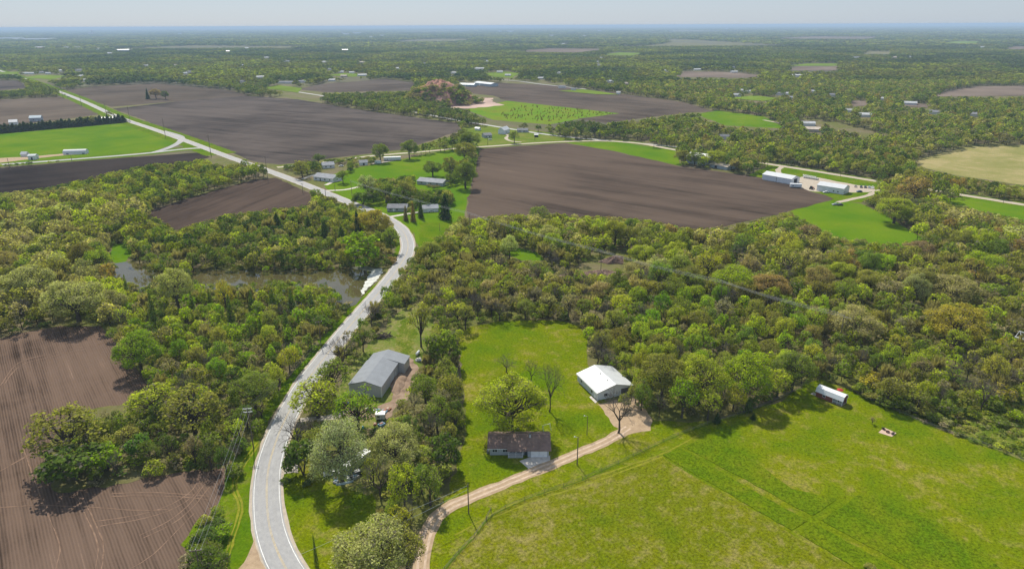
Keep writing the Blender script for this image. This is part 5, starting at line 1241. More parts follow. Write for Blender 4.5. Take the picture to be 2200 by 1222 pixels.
SHADE = [TINT['dark green'], TINT['deep green'], TINT['mid green'], TINT['olive'], TINT['yellow-green']]
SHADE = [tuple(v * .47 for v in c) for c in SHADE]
def far_trees(d0, d1, sp, rr, hh, seed, clump=None):
    r = np.random.default_rng(seed); ys = np.arange(d0, d1, sp); out = []
    X, Y = [], []
    for y in ys:
        k = int((1.54 * y + 60) / sp); xx = (np.arange(k) - k / 2) * sp
        X.append(xx + r.normal(size=k) * sp * .33); Y.append(y + r.normal(size=k) * sp * .33)
    x, y = np.concatenate(X), np.concatenate(Y); n = len(x)
    rd = rr[0] + (rr[1] - rr[0]) * r.random(n); h = np.clip(hh[0] + (hh[1] - hh[0]) * r.random(n), 3, 16)
    ok = allowed(x, y, rd * .6, h)
    px = PX(np.stack([x, y, 0 * x], 1))
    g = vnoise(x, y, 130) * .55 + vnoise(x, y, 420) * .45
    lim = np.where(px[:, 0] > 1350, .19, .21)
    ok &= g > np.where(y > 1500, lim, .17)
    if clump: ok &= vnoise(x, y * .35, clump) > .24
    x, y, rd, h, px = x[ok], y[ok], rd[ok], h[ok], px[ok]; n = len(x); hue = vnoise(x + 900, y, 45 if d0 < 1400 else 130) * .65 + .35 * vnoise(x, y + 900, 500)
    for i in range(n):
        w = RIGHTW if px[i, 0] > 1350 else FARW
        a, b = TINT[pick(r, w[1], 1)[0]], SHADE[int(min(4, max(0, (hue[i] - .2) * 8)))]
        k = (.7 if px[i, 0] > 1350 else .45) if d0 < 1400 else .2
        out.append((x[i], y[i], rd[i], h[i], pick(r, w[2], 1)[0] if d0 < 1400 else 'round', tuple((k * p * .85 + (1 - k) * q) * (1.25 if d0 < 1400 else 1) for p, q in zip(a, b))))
    return out

L2 = lod_set(170, 1.5, ('round', 'upright'), 5); L3 = lod_set(26, 3.7, ('round',), 6, True); L4 = lod_set(11, 5.8, ('round',), 6, True)
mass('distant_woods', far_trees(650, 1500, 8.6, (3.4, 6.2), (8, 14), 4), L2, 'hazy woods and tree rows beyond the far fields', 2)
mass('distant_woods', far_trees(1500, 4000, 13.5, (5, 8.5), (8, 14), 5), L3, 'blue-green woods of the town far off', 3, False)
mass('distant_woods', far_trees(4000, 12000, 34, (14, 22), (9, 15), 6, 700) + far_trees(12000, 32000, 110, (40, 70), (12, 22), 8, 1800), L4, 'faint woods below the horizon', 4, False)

# undergrowth between the near trees
r = np.random.default_rng(12); n = 9000; y = np.sqrt(r.random(n) * (520 ** 2 - 112 ** 2) + 112 ** 2); x = (r.random(n) * 2 - 1) * (.77 * y + 10)
rd = 1.0 + 1.3 * r.random(n); h = 1.4 + 2.2 * r.random(n); ok = allowed(x, y, rd, h)
U = []
for i in np.nonzero(ok)[0]:
    U.append((x[i], y[i], rd[i], h[i], 'bush', TINT[pick(r, {'mid green': 3, 'deep green': 3, 'olive': 2, 'bright green': 1.5, 'grey-brown': 2}, 1)[0]]))
qx = np.stack([1830 + 400 * r.random(900), 835 + 180 * r.random(900)], 1); qx = qx[inpoly(qx, SCRUB)]
for (a, b) in qx:
    g = P(a, b)
    if all(math.hypot(g.x - u[0], g.y - u[1]) > 1.3 for u in U[-60:]): U.append((g.x, g.y, .5 + 1.1 * r.random() ** 2, .6 + 1.5 * r.random() ** 2, 'bush', TINT[pick(r, {'mid green': 3, 'yellow-green': 2, 'olive': 2, 'deep green': 2, 'cream': .7, 'grey-brown': 1}, 1)[0]]))
mass('undergrowth', U, lod_set(120, 1.9, ('bush',), 4), 'low leafy undergrowth between the trees', 6, False)

# ------------------------------------------------------------------ vehicles and small things
TYRE = plain('black_tyre', (.03, .03, .03), .9, .1)
PAINTS = {k: NT(k + '_car_paint', .3, .5).base(c) for k, c in {'white': (.7, .7, .7), 'silver': (.38, .40, .43), 'dark': (.05, .055, .065), 'red': (.3, .04, .03), 'blue': (.08, .13, .22), 'beige': (.4, .35, .28)}.items()}
def car_meshes():
    prof = [(-2.15, .35), (-2.2, .8), (-1.2, .98), (-.55, 1.45), (.95, 1.47), (1.75, 1.02), (2.15, .95), (2.2, .4)]
    m = MB(); w = .86
    for (p, q) in zip(prof, prof[1:] + prof[:1]):
        ws = lambda z: w - max(0, z - .95) * .35
        m.poly([(p[0], -ws(p[1]), p[1]), (q[0], -ws(q[1]), q[1]), (q[0], ws(q[1]), q[1]), (p[0], ws(p[1]), p[1])])
    for s in (-1, 1):
        f = [(p[0], s * (w - max(0, p[1] - .95) * .35), p[1]) for p in prof]; m.poly(f if s < 0 else f[::-1])
    g = MB()
    for s in (-1, 1): g.poly([(x, s * (w + .012 - (z - .95) * .35), z) for x, z in ((-1.0, 1.02), (-.5, 1.4), (.9, 1.41), (1.4, 1.05))])
    g.poly([(-1.16, -.7, 1.03), (-1.16, .7, 1.03), (-.60, .62, 1.44), (-.60, -.62, 1.44)]); g.poly([(1.02, -.62, 1.47), (1.02, .62, 1.47), (1.70, .7, 1.08), (1.70, -.7, 1.08)])
    return m, g
def car(px, rz, paint, label, group=None, name='parked_car'):
    c = empty(name, P(*px), rz, label, 'car', group); m, g = car_meshes(); m.build('body', PAINTS[paint], c); g.build('window_glass', GLASS, c)
    for x in (-1.35, 1.35):
        for s in (-1, 1):
            w = MB(); w.lathe([(.05, -.11), (.33, -.11), (.33, .11), (.05, .11)], 12, axis='x'); w.v = [(x + b, s * .80 + a, c_ + .33) for a, b, c_ in w.v]; w.build('wheel', TYRE, c)
    return c
CARG = 'cars parked in the far gravel yard'
for i, (x, y, pt) in enumerate(((1838, 402, 'beige'), (1850, 403, 'dark'), (1859, 403.5, 'dark'), (1867.5, 404, 'silver'), (1874, 404.5, 'white'))):
    car((x, y), 1.1, pt, ('beige car leftmost', 'dark car second from left', 'dark car third from left', 'silver car fourth from left', 'white car rightmost')[i] + ' in the row behind the white farm shed', CARG)
car((1846, 413), .1, 'blue', 'dark blue car alone beside the end of the white farm shed', CARG)
car((1774, 414.5), .1, 'white', 'white car on the grass in front of the white farm shed', CARG)
car((1794, 441), .05, 'silver', 'silver car at the corner of the green field, left of two', 'cars at the corner of the green field'); car((1804, 441.5), .05, 'dark', 'black car at the corner of the green field, right of two', 'cars at the corner of the green field')
car((845, 339), .2, 'dark', 'dark car beside the pale mobile home'); car((733, 358), .1, 'white', 'white car on the drive of the pale blue-white house'); car((927, 456), .1, 'white', 'white car in front of the grey garage'); car((1053, 301), .1, 'white', 'white car in the yard of the small grey farm house')
car((742, 1013), 1.2, 'silver', 'silver car in the cluttered yard under the silver-green tree'); car((712, 1019), .3, 'white', 'white car half hidden under the silver-green tree'); car((766, 1020), .6, 'dark', 'dark car in the cluttered yard near the junk heap')
def box_trailer(px, rz, L, Wd, H, mat, label, cat='trailer', name='trailer'):
    c = empty(name, P(*px), rz, label, cat); m = MB(); m.box(-L / 2, L / 2, -Wd / 2, Wd / 2, .6, H); m.build('body', mat, c)
    MB().box(-L / 2 - .06, L / 2 + .06, -Wd / 2 - .06, Wd / 2 + .06, H, H + .08).build('roof', WHITE, c)
    MB().tube([(L / 2, 0, .6), (L / 2 + 1.2, 0, .5)], .06, 5).build('drawbar', DARK_IN, c)
    for x in (-L * .12, L * .12):
        for s in (-1, 1):
            w = MB(); w.lathe([(.05, -.11), (.36, -.11), (.36, .11), (.05, .11)], 10, axis='x'); w.v = [(x + b, s * (Wd / 2 - .1) + a, c_ + .36) for a, b, c_ in w.v]; w.build('wheel', TYRE, c)
    MB().box(-L * .3, -L * .3 + .8, -Wd / 2 - .03, -Wd / 2 + .01, 1.2, min(H - .2, 1.9)).build('window', GLASS, c)
    return c
TRW = plain('trailer_white', (.62, .66, .70), .5, .4, .05)
box_trailer((1709, 403), -.25, 8.5, 2.5, 3.0, TRW, 'white box trailer at the corner of the first long shed')
box_trailer((843, 345), .18, 16, 4, 3.4, TRW, 'long pale mobile home on the lawn beside the gravel road', 'mobile home', 'mobile_home')
box_trailer((812, 352.5), .1, 5.5, 2.6, 3.0, TRW, 'small white camper van beside a roadside tree', 'camper', 'camper')
box_trailer((768, 1000), 1.05, 9.5, 2.5, 2.7, plain('blue_grey_panel', (.33, .38, .42), .6, .3), 'long blue-grey trailer in the cluttered yard beside the pale oak')
box_trailer((818, 900), .05, 3.0, 2.2, 2.3, plain('dull_white_panel', (.5, .5, .5), .6, .3), 'small white trailer on bare dirt below the grey metal shed')
car((147, 209.5), .9, 'dark', 'dark car on the highway at the far left, nearer of two', None, 'moving_car'); car((139, 204), .9, 'silver', 'pale car on the highway at the far left, farther of two', None, 'moving_car')
# tractor
tr = empty('farm_tractor', P(1744, 407), .5, 'rusty red tractor standing between the two long white sheds', 'tractor'); RED = plain('rusty_red', (.22, .05, .035), .7, .3)
MB().box(-.3, 2.0, -.4, .4, .9, 1.6).build('hood', RED, tr); MB().box(-1.5, -.3, -.7, .7, .9, 2.6).build('cab', DARK_IN, tr)
for x, rd in ((-.9, .85), (1.5, .5)):
    for s in (-1, 1):
        w = MB(); w.lathe([(.08, -.2), (rd, -.2), (rd, .2), (.08, .2)], 14, axis='x'); w.v = [(x + b, s * .95 + a, c_ + rd) for a, b, c_ in w.v]; w.build('wheel', TYRE, tr)
# wrapped bales in rows
def bale(px, label, rz, grp):
    o = empty('wrapped_bale', P(*px), rz, label, 'bale', grp); m = MB(); m.lathe([(.2, -.8), (.85, -.8), (.9, 0), (.85, .8), (.2, .8)], 12, axis='x'); m.v = [(x, y, z + .88) for x, y, z in m.v]; m.build('wrap', plain('pale_wrap', (.50, .50, .45), .6, .3, .2), o)
for row, (xa, ya, xb, yb) in enumerate(((1727, 379.5, 1752, 384), (1728, 382.5, 1756, 387))):
    for i in range(9): bale((xa + (xb - xa) * i / 8, ya + (yb - ya) * i / 8), f"pale wrapped bale, {ORD[i]} from the left in the {'back' if row == 0 else 'front'} row", 1.4, 'wrapped bales beside the white farm shed')
# white propane tank behind the metal shed
pt = empty('propane_tank', P(898, 762), 1.3, 'white sausage-shaped gas tank on the rough yard behind metal shed', 'gas tank')
m = MB(); m.lathe([(.05, -1.5), (.4, -1.4), (.55, -1.1), (.55, 1.1), (.4, 1.4), (.05, 1.5)], 14, axis='x'); m.v = [(x, y, z + .95) for x, y, z in m.v]; m.build('tank', WHITE, pt, True)
for x in (-.8, .8): MB().box(x - .1, x + .1, -.4, .4, -.05, .5).build('support', CONC, pt)
# tipped canoe and blue drum in the yard
cn = empty('upturned_canoe', P(741, 1038), .35, 'pale blue upturned canoe on the grass below the silver-green tree', 'canoe')
m = MB(); n_ = 8
for i in range(n_):
    a0, a1 = -2.4 + 4.8 * i / n_, -2.4 + 4.8 * (i + 1) / n_; f = lambda a: .48 * max(.03, 1 - (a / 2.4) ** 2) ** .6
    for (s0, s1) in ((0, .5), (.5, 1)):
        for sg in (-1, 1): m.poly([(a0, sg * f(a0) * s0, .5 - .35 * s0 ** 2), (a1, sg * f(a1) * s0, .5 - .35 * s0 ** 2), (a1, sg * f(a1) * s1, .5 - .45 * s1 ** 2), (a0, sg * f(a0) * s1, .5 - .45 * s1 ** 2)])
m.build('hull', plain('pale_blue_hull', (.35, .45, .52), .5, .4), cn); MB().tube([(-2.4, 0, .52), (2.4, 0, .52)], .04, 5).build('keel', WHITE, cn)
dm = empty('plastic_drum', P(780, 920), 0, 'turquoise plastic drum beside the bright green yard tree', 'drum')
MB().lathe([(.28, 0), (.32, .1), (.32, .85), (.27, .92)], 12).build('barrel', plain('turquoise_plastic', (.12, .45, .42), .5, .4), dm); MB().lathe([(.1, .92), (.1, .96)], 8).build('lid', WHITE, dm)
# junk: each piece its own thing
rj = np.random.default_rng(8); JM = [plain('junk_' + n, c, .7, .3, .25, 2) for n, c in (('white', (.6, .6, .58)), ('rust', (.28, .12, .07)), ('grey', (.3, .31, .33)), ('tan', (.42, .34, .26)), ('blue', (.15, .25, .35)))]
JN = ['white', 'rusty', 'grey', 'tan', 'blue']
SPOTS = [(746, 1022, 'on the heap under the silver-green tree'), (752, 1018, 'on the heap under the silver-green tree'), (757, 1021, 'on the heap under the silver-green tree'), (748, 1027, 'on the heap under the silver-green tree'), (764, 1026, 'on the heap under the silver-green tree'), (722, 1036, 'on the grass near the canoe'), (722, 1030, 'on the grass near the canoe'), (790, 880, 'on bare dirt in front of the grey metal shed'), (800, 885, 'on bare dirt in front of the grey metal shed'), (812, 882, 'on bare dirt in front of the grey metal shed'), (826, 884, 'on bare dirt in front of the grey metal shed'), (834, 880, 'on bare dirt in front of the grey metal shed'), (745, 868, 'by the front of the grey metal shed'), (737, 876, 'by the front of the grey metal shed'), (900, 772, 'beside the white gas tank'), (896, 775, 'beside the white gas tank'), (903, 776, 'beside the white gas tank'), (820, 914, 'beside the small white trailer'), (806, 912, 'beside the small white trailer')]
seen = {}
for i, (x, y, ph) in enumerate(SPOTS):
    k = (i * 2 + len(ph)) % 5; key = (k, ph); seen[key] = seen.get(key, 0) + 1
    lab = f"{JN[k]} scrap crate {ph}" + ('' if seen[key] == 1 else f", {ORD[seen[key] - 1]} of them from the left")
    o = empty('scrap_crate', P(x, y), rj.random() * 3, lab, 'crate', 'scrap lying about the yard'); a_, b_, c_ = .5 + rj.random() * .7, .4 + rj.random() * .6, .4 + rj.random() * .7
    m = MB(); m.hexa([(-a_, -b_, 0), (a_, -b_, 0), (a_, b_, 0), (-a_, b_, 0)], [(-a_ * .9, -b_ * .95, c_), (a_, -b_ * .8, c_ * .8), (a_ * .85, b_, c_), (-a_, b_ * .9, c_ * .9)]); m.build('box', JM[k], o)
    MB().box(-a_ * .6, a_ * .5, -b_ * .4, b_ * .5, c_, c_ + .15).build('lid', JM[(k + 2) % 5], o)
# log pile behind the shed
lp = MB()
for i in range(26):
    a = rj.random() * 6.28; c = Vector((rj.normal() * 1.5, rj.normal() * 1.1, .2 + rj.random() * .9)); d = Vector((math.cos(a), math.sin(a), rj.normal() * .15)) * (1 + rj.random() * 1.6); lp.tube([c - d, c + d], .1 + .12 * rj.random(), 6)
o = lp.build('brush_pile', BARK, None); o.location = P(824, 724); tag(o, 'heap of grey cut branches on the rough yard behind metal shed', 'brush pile')
# spoil heaps of red earth
def heap(name, px, rx, ry, h, mat, seed, kind='structure'):
    r = np.random.default_rng(seed); n, k = 48, 18; vs, fs = [(0, 0, h)], []; ph = r.random(6) * 6.28
    for j in range(1, k + 1):
        q = j / k
        for i in range(n):
            a = 6.283 * i / n; g = 1 + .12 * math.sin(3 * a + ph[0]) + .10 * math.sin(7 * a + ph[1] + q * 2) + .05 * math.sin(15 * a + ph[2])
            z = h * (1 - q ** 1.5) * (1 + .15 * math.sin(9 * a + ph[3]) * q) + r.normal() * h * .05 * (1 - q); vs.append((rx * q * g * math.cos(a), ry * q * g * math.sin(a), z - (.4 if j == k else 0)))
    for i in range(n): fs.append((0, 1 + i, 1 + (i + 1) % n))
    for j in range(k - 1):
        for i in range(n): a, b = 1 + j * n + i, 1 + j * n + (i + 1) % n; fs.append((a, a + n, b + n, b))
    me = bpy.data.meshes.new(name); me.from_pydata(vs, [], fs); me.update(); me.materials.append(mat)
    for p in me.polygons: p.use_smooth = True
    o = link(name, me); o.location = P(*px); o['kind'] = kind; return o
t = NT('red_spoil', .95, .1); v = t.pos(); n = t.noise(v, .12, 7, .65); t.bump(n, 1.0, 1.2); REDS = t.base(t.ramp(n, [(.3, (.20, .10, .075)), (.5, (.36, .19, .14)), (.7, (.46, .29, .22))]))
t = NT('spoil_bank', 1, 0); v = t.pos(); n = t.noise(v, .35, 8, .72); t.bump(n, 1.0, 2.0); BANK = t.base(t.ramp(n, [(.3, (.10, .065, .05)), (.5, (.22, .15, .12)), (.7, (.32, .23, .19))]))
heap('hill', (945, 222), 62, 50, 36, REDS, 4)
heap('hill', (1292, 600), 19, 9, 4.6, BANK, 5); heap('hill', (1325, 562), 9, 5, 3.4, BANK, 6); heap('hill', (1240, 596), 10, 5, 2.6, BANK, 7); heap('hill', (855, 822), 3, 8, 1.2, DIRT, 9)
# bushes and trees clothing the red mound
g = P(945, 222); MT = []
rm = np.random.default_rng(41)
for i in range(420):
    a = rm.random() * 6.283; q = .38 + .75 * rm.random() ** .7
    if math.sin(a) > .3 and q < .8: continue
    if q < .55 and rm.random() < .6: continue
    x, y = g.x + 62 * q * math.cos(a), g.y + 50 * q * math.sin(a); MT.append((x, y, 3 + 3 * rm.random(), 5 + 5 * rm.random(), 'round', TINT[pick(rm, {'mid green': 3, 'olive': 3, 'grey-brown': 3, 'deep green': 2}, 1)[0]], max(0, 36 * max(0, 1 - q ** 1.5) - 1)))
V_, C_ = [], []
for (x, y, rd, hh, st, tn, zz) in MT:
    q, var = L2['round'][int(rm.integers(0, 5))]; V_.append(q * np.array([rd / 4.5, rd / 4.5, hh / 12]) + np.array([x, y, zz])); C_.append(np.array(tn)[None] * np.abs(var)[:, None])
V_ = np.concatenate(V_); o = link('thicket', np_mesh('thicket', V_.reshape(-1, 3), np.arange(4 * len(V_)).reshape(-1, 4), LEAF_T, col=np.concatenate(C_))); tag(o, 'scrubby thicket climbing the red spoil mound', None, None, 'stuff')
# young conifers dotted over the bright field
sp_mesh = None; rq = np.random.default_rng(14); k = 0
poly = [(1075, 246), (1120, 226), (1250, 236), (1325, 245), (1240, 254), (1180, 262), (1090, 256)]
while k < 220:
    x, y = 1075 + 250 * rq.random(), 224 + 38 * rq.random()
    if not inpoly(np.array([[x, y]]), poly)[0]: continue
    if sp_mesh is None:
        c, nr, s, _ = crown_pts(5, 'cedar', 60, 2.4); q = quads(c, nr, s, rq); sp_mesh = np_mesh('sapling', q.reshape(-1, 3), np.arange(240).reshape(60, 4), LEAF_O, var=np.ones(60))
    o = bpy.data.objects.new('brown_sapling', sp_mesh); COL.objects.link(o); o.location = P(x, y); o.scale = (.30, .30, .16 + .10 * rq.random()); o.color = (.17, .10, .05, 1); k += 1
    tag(o, 'small brown sapling, one of those dotted over the bright green field', 'sapling', 'brown saplings in the bright green field')

# ------------------------------------------------------------------ dark conifer hedge at left, shrubs at edges
def bush(name, px, r_, h_, tn, label, cat='shrub', grp=None, st='bush', k=0):
    g = P(*px); o = tree_obj(name, st, k, g.x, g.y, r_, h_, k * 1.3, TINT[tn]); tag(o, label, cat, grp); return o
for i in range(34):
    x = -2 + i * 8.1; y = 287 - i * .72
    bush('hedge_conifer', (x, y), 8.5, 9 + 4 * ((i * 7) % 5) / 5, 'dark green', f"dark conifer of the long field hedge, {ORD[i] if i < 20 else ORD[i - 20] + ' past the twentieth'} from the left", 'conifer', 'dark conifers of the long hedge', 'spruce', i)
FENCE_SH = [(1838, 840, 'yellow-green'), (1856, 846, 'mid green'), (1872, 858, 'olive'), (1890, 858, 'mid green'), (1905, 872, 'mid green'), (1925, 874, 'yellow-green'), (1945, 882, 'mid green'), (1962, 886, 'cream'), (1985, 892, 'olive'), (2005, 905, 'mid green'), (2030, 914, 'cream'), (1900, 845, 'bright green'), (1950, 862, 'deep green'), (2010, 880, 'deep green'), (2090, 900, 'yellow-green'), (2150, 912, 'mid green'), (2185, 905, 'lime'), (2060, 890, 'deep green'), (2130, 880, 'mid green')]
for i, (x, y, tn) in enumerate(FENCE_SH): bush('shrub', (x, y), 1.7 + (i * 5 % 7) * .2, 2.4 + (i * 3 % 5) * .5, tn, f"{tn} shrub along the right-hand fence, {ORD[i]} from the left" if i < 11 else f"{tn} shrub on the rough ground past the fence, {ORD[i - 11]} from the left", 'shrub', 'shrubs by the right-hand fence', 'bush', i)
for i, (x, y, tn, lb) in enumerate(((462, 1140, 'deep green', 'dark green shrub at the field edge by the lower power pole, upper one'), (440, 1165, 'mid green', 'round green shrub at the field edge by the lower power pole'), (430, 1195, 'mid green', 'green shrub right beside the lower power pole'), (475, 1155, 'bright green', 'bright green shrub nearest the highway below the grove'), (505, 1020, 'mid green', 'small green shrub under the wires beside the grove'), (415, 1215, 'grey-brown', 'brownish twiggy shrub at bottom edge of brown field'), (1870, 1222, 'olive', 'low dark shrub in the tall grass at the bottom right'), (614, 1035, 'deep green', 'small dark shrub beside the yard mouth'), (660, 1040, 'deep green', 'dark shrub under the ivy-covered tree'))): bush('shrub', (x, y), 2.6 if i < 6 else 1.3, 3.2 if i < 6 else 1.3, tn, lb, k=i)
for i, (x, y) in enumerate(((921, 402), (931, 404), (940, 403))): bush('shrub', (x, y), 1.9, 2.4, 'grey-brown', ('left', 'middle', 'right')[i] + ' of three grey round bushes before the long house', 'shrub', 'round bushes before the long house', k=i)
bush('young_tree', (1874, 911), .9, 2.6, 'grey-brown', 'tiny sapling alone on the lawn between cabin and paved square', 'sapling', None, 'airy')
# orange shrub at the pond end
bush('shrub', (843, 565), 2.6, 3.4, 'rust', 'rust-orange shrub at the right end of the pond', k=1)

# ------------------------------------------------------------------ poles, wires, fences
WOODP = plain('weathered_pole_wood', (.16, .13, .105), .9, .1, .2, 1); WIRE = plain('grey_wire', (.45, .46, .47), .5, .4, .05); WIRED = plain('dark_wire', (.12, .12, .12), .5, .4, .05); INS = plain('pale_insulator', (.55, .57, .58), .4, .5)
WIREG = plain('line_wire', (.34, .35, .36), .5, .4, .05)
def pole(px, h, label, arm=0, rz=0.0, grp=None, r_=.15, lamp=False, al=1.3):
    o = empty('utility_pole', P(*px), rz, label, 'utility pole', grp); MB().tube([(0, 0, -.3), (0, 0, h)], [r_ * 1.15, r_ * .8], 8).build('pole', WOODP, o)
    for q in range(arm):
        z = h - .35 - 1.1 * q; a = MB().box(-al, al, -.07, .07, z, z + .16).build('crossarm', WOODP if arm < 2 else INS, o)
        for x in (-al + .15, 0, al - .15): MB().lathe([(.05, z + .16), (.09, z + .2), (.07, z + .42)], 6, (x, 0)).build('insulator', INS, a)
    if lamp:
        MB().tube([(0, 0, h - .2), (-.9, 0, h + .1)], .04, 5).build('lamp_arm', INS, o); MB().lathe([(.1, h - .1), (.24, h - .02), (.15, h + .2)], 8, (-1.0, 0)).build('lamp_head', INS, o)
    return o
def wire(p0, p1, label, sag=.6, r_=.05, mat=None, grp=None):
    a, b = Vector(p0), Vector(p1); pts = [a.lerp(b, i / 12) - Vector((0, 0, 4 * sag * (i / 12) * (1 - i / 12))) for i in range(13)]
    o = MB().tube(pts, r_, 4).build('overhead_wire', mat or WIRE); return tag(o, label, 'wire', grp)
def top(px, h, dx=0.0, rz=0.0, dz=0.0): g = P(*px); return (g.x + dx * math.cos(rz), g.y + dx * math.sin(rz), h + dz)
pole((1007, 1103), hpx(1007, 1103, 1039), 'wooden pole beside the gravel drive, nearest the bottom of the view', 0, 0, 'poles along the gravel drive')
pole((1240, 998), hpx(1240, 998, 938), 'wooden pole with a lamp beside the gravel drive, right of house', 0, 0, 'poles along the gravel drive', lamp=True)
pole((1261, 934), hpx(1261, 934, 893), 'slim short pole with a lamp on the lawn near the white barn', 0, 0, 'poles along the gravel drive', .10, True)
h1 = hpx(1007, 1103, 1042)
for i, (x, y, zz) in enumerate(((815, 1121, 8.5), (822, 1140, 7.5))):
    g = P(x, y, zz); wire(top((1007, 1103), h1, 0, 0, -1.2 * i), (g.x, g.y, zz), ('upper' if i == 0 else 'lower') + ' wire from the drive pole to the pole behind the oak', .35, .04, None, 'wires over the front lawn')
pole((812, 1185), 10.2, 'wooden pole hidden among trees behind the pale oak at the bottom', 0, 0)
b_ = top((812, 1185), 10); g = P(640, 1192, 8.5)
wire(b_, (g.x, g.y, 8.5), 'wire crossing the roadside lawn at the bottom of the view', .4, .04)
PA, PB = (545, 962), (440, 1275); hA = hpx(*PA, 876); hB = hpx(*PB, 1180); rzp = math.atan2(P(*PB).y - P(*PA).y, P(*PB).x - P(*PA).x) + math.pi / 2
pole(PA, hA, 'double-armed power pole at the grove edge beside the highway verge', 2, rzp); pole(PB, hB, 'power pole with one crossarm at the bottom edge of the brown field', 1, rzp)
for i, dx in enumerate((-1.15, 0, 1.15)):
    wire(top(PA, hA, dx, rzp, -.1), top(PB, hB, dx, rzp, .05), ('left', 'middle', 'right')[i] + ' wire from the grove pole down to the bottom pole', .7, .02, WIREG, 'wires beside the brown field')
    g = P(690, 740, 9); wire(top(PA, hA, dx, rzp, -.1), (g.x + dx, g.y, 10.5), ('left', 'middle', 'right')[i] + ' dark wire from the grove pole up through the thicket', .7, .03, WIRED, 'wires through the thicket')
pole((690, 742), 10.5, 'power pole hidden in the thicket beside the highway', 1, .6)
LP = [(757, 428), (1010, 506), (1290, 600), (1545, 672), (1800, 752)]; LH = [13.5, 14, 15, 15, 15]
for i, (q, h) in enumerate(zip(LP, LH)): pole(q, h, ('power pole on the roadside lawn where the long wires begin', 'power pole left of the brown field in the first trees', 'power pole in the woods by the red spoil bank', 'power pole in the middle of the right woods', 'power pole deep in the right woods near the tan oak')[i], 1, -1.2, 'poles of the long power line', al=3.35)
for i in range(4):
    for k, dx in enumerate((-3.2, 0, 3.2)):
        wire(top(LP[i], LH[i], dx, -1.2), top(LP[i + 1], LH[i + 1], dx, -1.2), f"{('lower', 'middle', 'upper')[k]} long wire over the woods, {ORD[i]} span from the left", 1.0, .035, WIRE, 'wires of the long power line')
for i, (x, y, yt) in enumerate(((830, 496, 464), (651, 415, 394), (576, 388, 338), (454, 337, 290), (356, 296, 256), (280, 263, 230), (229, 248, 221), (176, 229, 205), (136, 212, 192))):
    pole((x, y), hpx(x, y, yt), ('dark pole with crossarms at the highway bend' if i == 0 else f"roadside pole along the highway, {ORD[i - 1]} one beyond the bend"), 1, .9, 'poles along the highway', .16 if i < 3 else .25)
for i, (x, y, yt) in enumerate(((945, 497, 480), (1805, 380, 368), (2155, 437, 410), (1048, 312, 296), (1149, 302, 291), (700, 424, 405), (720, 409, 396), (1060, 172, 156), (1093, 175, 157), (22, 365, 340), (155, 348, 334))):
    pole((x, y), hpx(x, y, yt), ('thin pole on the lawn left of the brown field', 'pole beside the gravel road behind the white farm shed', 'pole beside the lane at the right edge', 'pole by the gravel road in front of the small grey house', 'pole by the dark open shelter', 'pole on the lawn below the white house', 'short pole by the drive of the white house', 'left far pole on the road beyond the mound', 'right far pole on the road beyond the mound', 'pole beside the side road at the left edge', 'pole beside the side road below the long white building')[i], 0, 0, None, .12 if i < 3 else .2)
# leaning grey poles in the yard
pole((634, 998), 6.5, 'thin dark pole on the roadside grass by the dead tree', 0, 0, None, .08)
pole((798, 1048), 7.5, 'grey pole at right of the junk heap', 0, 0, None, .09)

def fence(px, label, hgt=1.15, step=4.0, post_r=.06, rails=((.5), (.85), (1.1)), every=1):
    ln = smooth_line(px, 1.0); o = empty('wire_fence', (0, 0, 0), 0, label, 'fence'); s = 0.0; last = -99; posts = []
    for a, b in zip(ln[:-1], ln[1:]):
        if s - last >= step: posts.append(a.copy()); last = s
        s += (b - a).length
    posts.append(ln[-1].copy())
    for p in posts[:100]: MB().tube([(p.x, p.y, -.2), (p.x, p.y, hgt + .1)], post_r, 5).build('post', WOODP, o)
    for z in rails: MB().tube([(p.x, p.y, z) for p in posts], .03, 4).build('wire_strand', WIRED, o)
    ribbon('fence_line_grass', ln, .32, FLG, .060, amp=.1); return o
FLG = plain('rank_fence_grass', (.07, .11, .01), 1, 0, .3, .8)
fence([(925, 1262), (975, 1200), (1027, 1144), (1045, 1118), (1080, 1095), (1150, 1065), (1240, 1035), (1340, 990), (1440, 942), (1530, 908)], 'thin wire fence curving along the gravel drive to the lawn corner', 1.2, 6)
fence([(1530, 908), (1600, 888), (1700, 845), (1735, 822)], 'wire fence along the shaded lawn edge under the trees', 1.2, 6)
fence([(1835, 842), (1900, 872), (1960, 900), (2040, 930), (2120, 958), (2200, 992), (2330, 1045)], 'dark wire fence between the lawn and the rough ground at right', 1.2, 4, .07)
gt = empty('metal_gate', P(1045, 1119), math.atan2((P(1055, 1100) - P(1045, 1119)).y, (P(1055, 1100) - P(1045, 1119)).x), 'small wooden gate post pair in the fence bend by the drive', 'gate')
Lg = (P(1055, 1100) - P(1045, 1119)).length
for x in (0, Lg): MB().tube([(x, 0, -.2), (x, 0, 1.7)], .1, 6).build('post', WOODP, gt)
MB().tube([(0, 0, 1.5), (Lg, 0, 1.5)], .06, 5).build('top_rail', WOODP, gt); MB().tube([(0, 0, .3), (Lg, 0, 1.5)], .05, 5).build('brace', WOODP, gt)
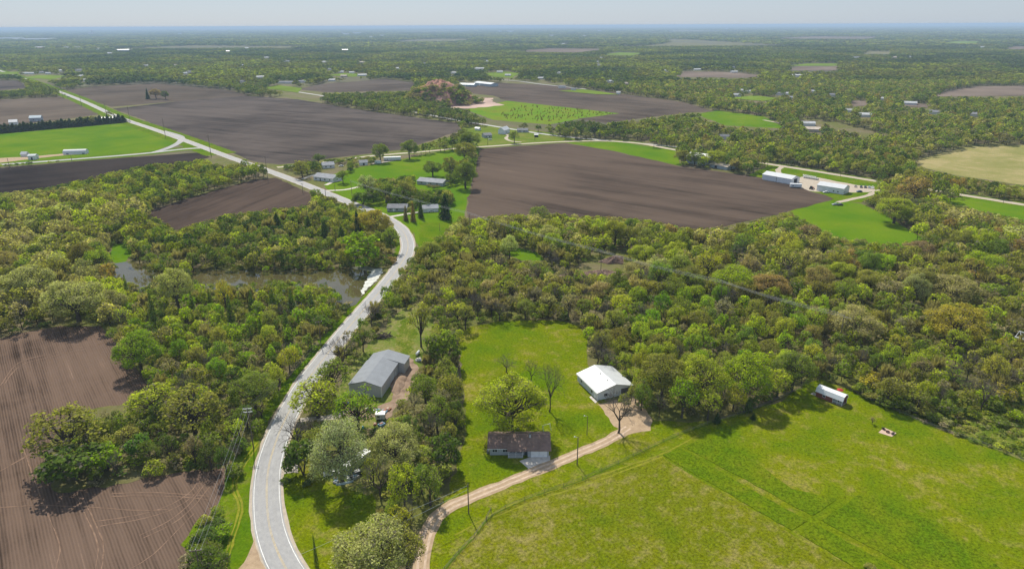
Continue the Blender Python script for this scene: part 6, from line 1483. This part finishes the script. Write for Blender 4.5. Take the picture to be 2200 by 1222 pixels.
# back of a roadside billboard standing in the right woods
a = P(2184, 768); bb = empty('sign_frame', a, -1.0, 'white metal sign frame on posts rising from the right woods', 'sign frame')
STEEL = plain('white_steel', (.75, .76, .77), .5, .4, .04)
MB().box(-2.4, 2.4, -.25, .25, 7.6, 8.1).build('lower_beam', STEEL, bb); MB().box(-2.0, 2.0, 1.2, 1.4, 9.9, 10.2).build('upper_beam', STEEL, bb)
for x in (-2.2, 2.2): MB().tube([(x, 0, -.3), (x, 0, 7.6)], .14, 6).build('post', plain('grey_post', (.4, .4, .4), .7, .2), bb)
for (p, q) in (((-2.2, 0, 8.1), (-1.9, 1.3, 9.9)), ((2.2, 0, 8.1), (1.9, 1.3, 9.9)), ((0, 0, 8.1), (-1.6, 1.3, 9.9)), ((0, 0, 8.1), (1.6, 1.3, 9.9))): MB().tube([p, q], .1, 6).build('strut', STEEL, bb)
mb = empty('green_cart', P(610, 1002), .3, 'green wheeled bin at the yard mouth beside the highway', 'bin')
MB().hexa([(-.28, -.3, .1), (.28, -.3, .1), (.28, .3, .1), (-.28, .3, .1)], [(-.36, -.38, 1.1), (.36, -.38, 1.1), (.36, .38, 1.1), (-.36, .38, 1.1)]).build('body', plain('green_plastic', (.05, .16, .07), .5, .4), mb); MB().box(-.38, .38, -.4, .4, 1.1, 1.18).build('lid', DARK_IN, mb)
mb.name = 'wheeled_bin'
po = empty('swimming_pool', P(957, 396), 0, 'round blue above-ground pool beside the long grey-blue house', 'pool'); MB().lathe([(3.4, 0), (3.4, 1.2), (3.2, 1.2), (3.2, 1.0)], 20).build('wall', plain('blue_pool_wall', (.12, .28, .42), .5, .4), po); MB().lathe([(3.2, 1.0), (.1, 1.05)], 20).build('water', plain('blue_pool_water', (.1, .3, .45), .1, .5), po)

# ------------------------------------------------------------------ the air
hz = MB().box(-70000, 70000, -1600, 70000, -1.0, 124.0).build('haze', None) if False else None
m = bpy.data.materials.new('haze_air'); m.use_nodes = True; t = m.node_tree; t.nodes.clear()
o = t.nodes.new('ShaderNodeOutputMaterial'); pv = t.nodes.new('ShaderNodeVolumePrincipled')
pv.inputs['Color'].default_value = (.58, .77, 1.0, 1); pv.inputs['Density'].default_value = HAZE_D; pv.inputs['Anisotropy'].default_value = 0.0
t.links.new(pv.outputs[0], o.inputs['Volume'])
hz = MB().box(-65000, 65000, -1600, 65000, -1.0, 124.0).build('haze', m); hz['kind'] = 'stuff'; hz['label'] = 'thin blue spring haze over the land'
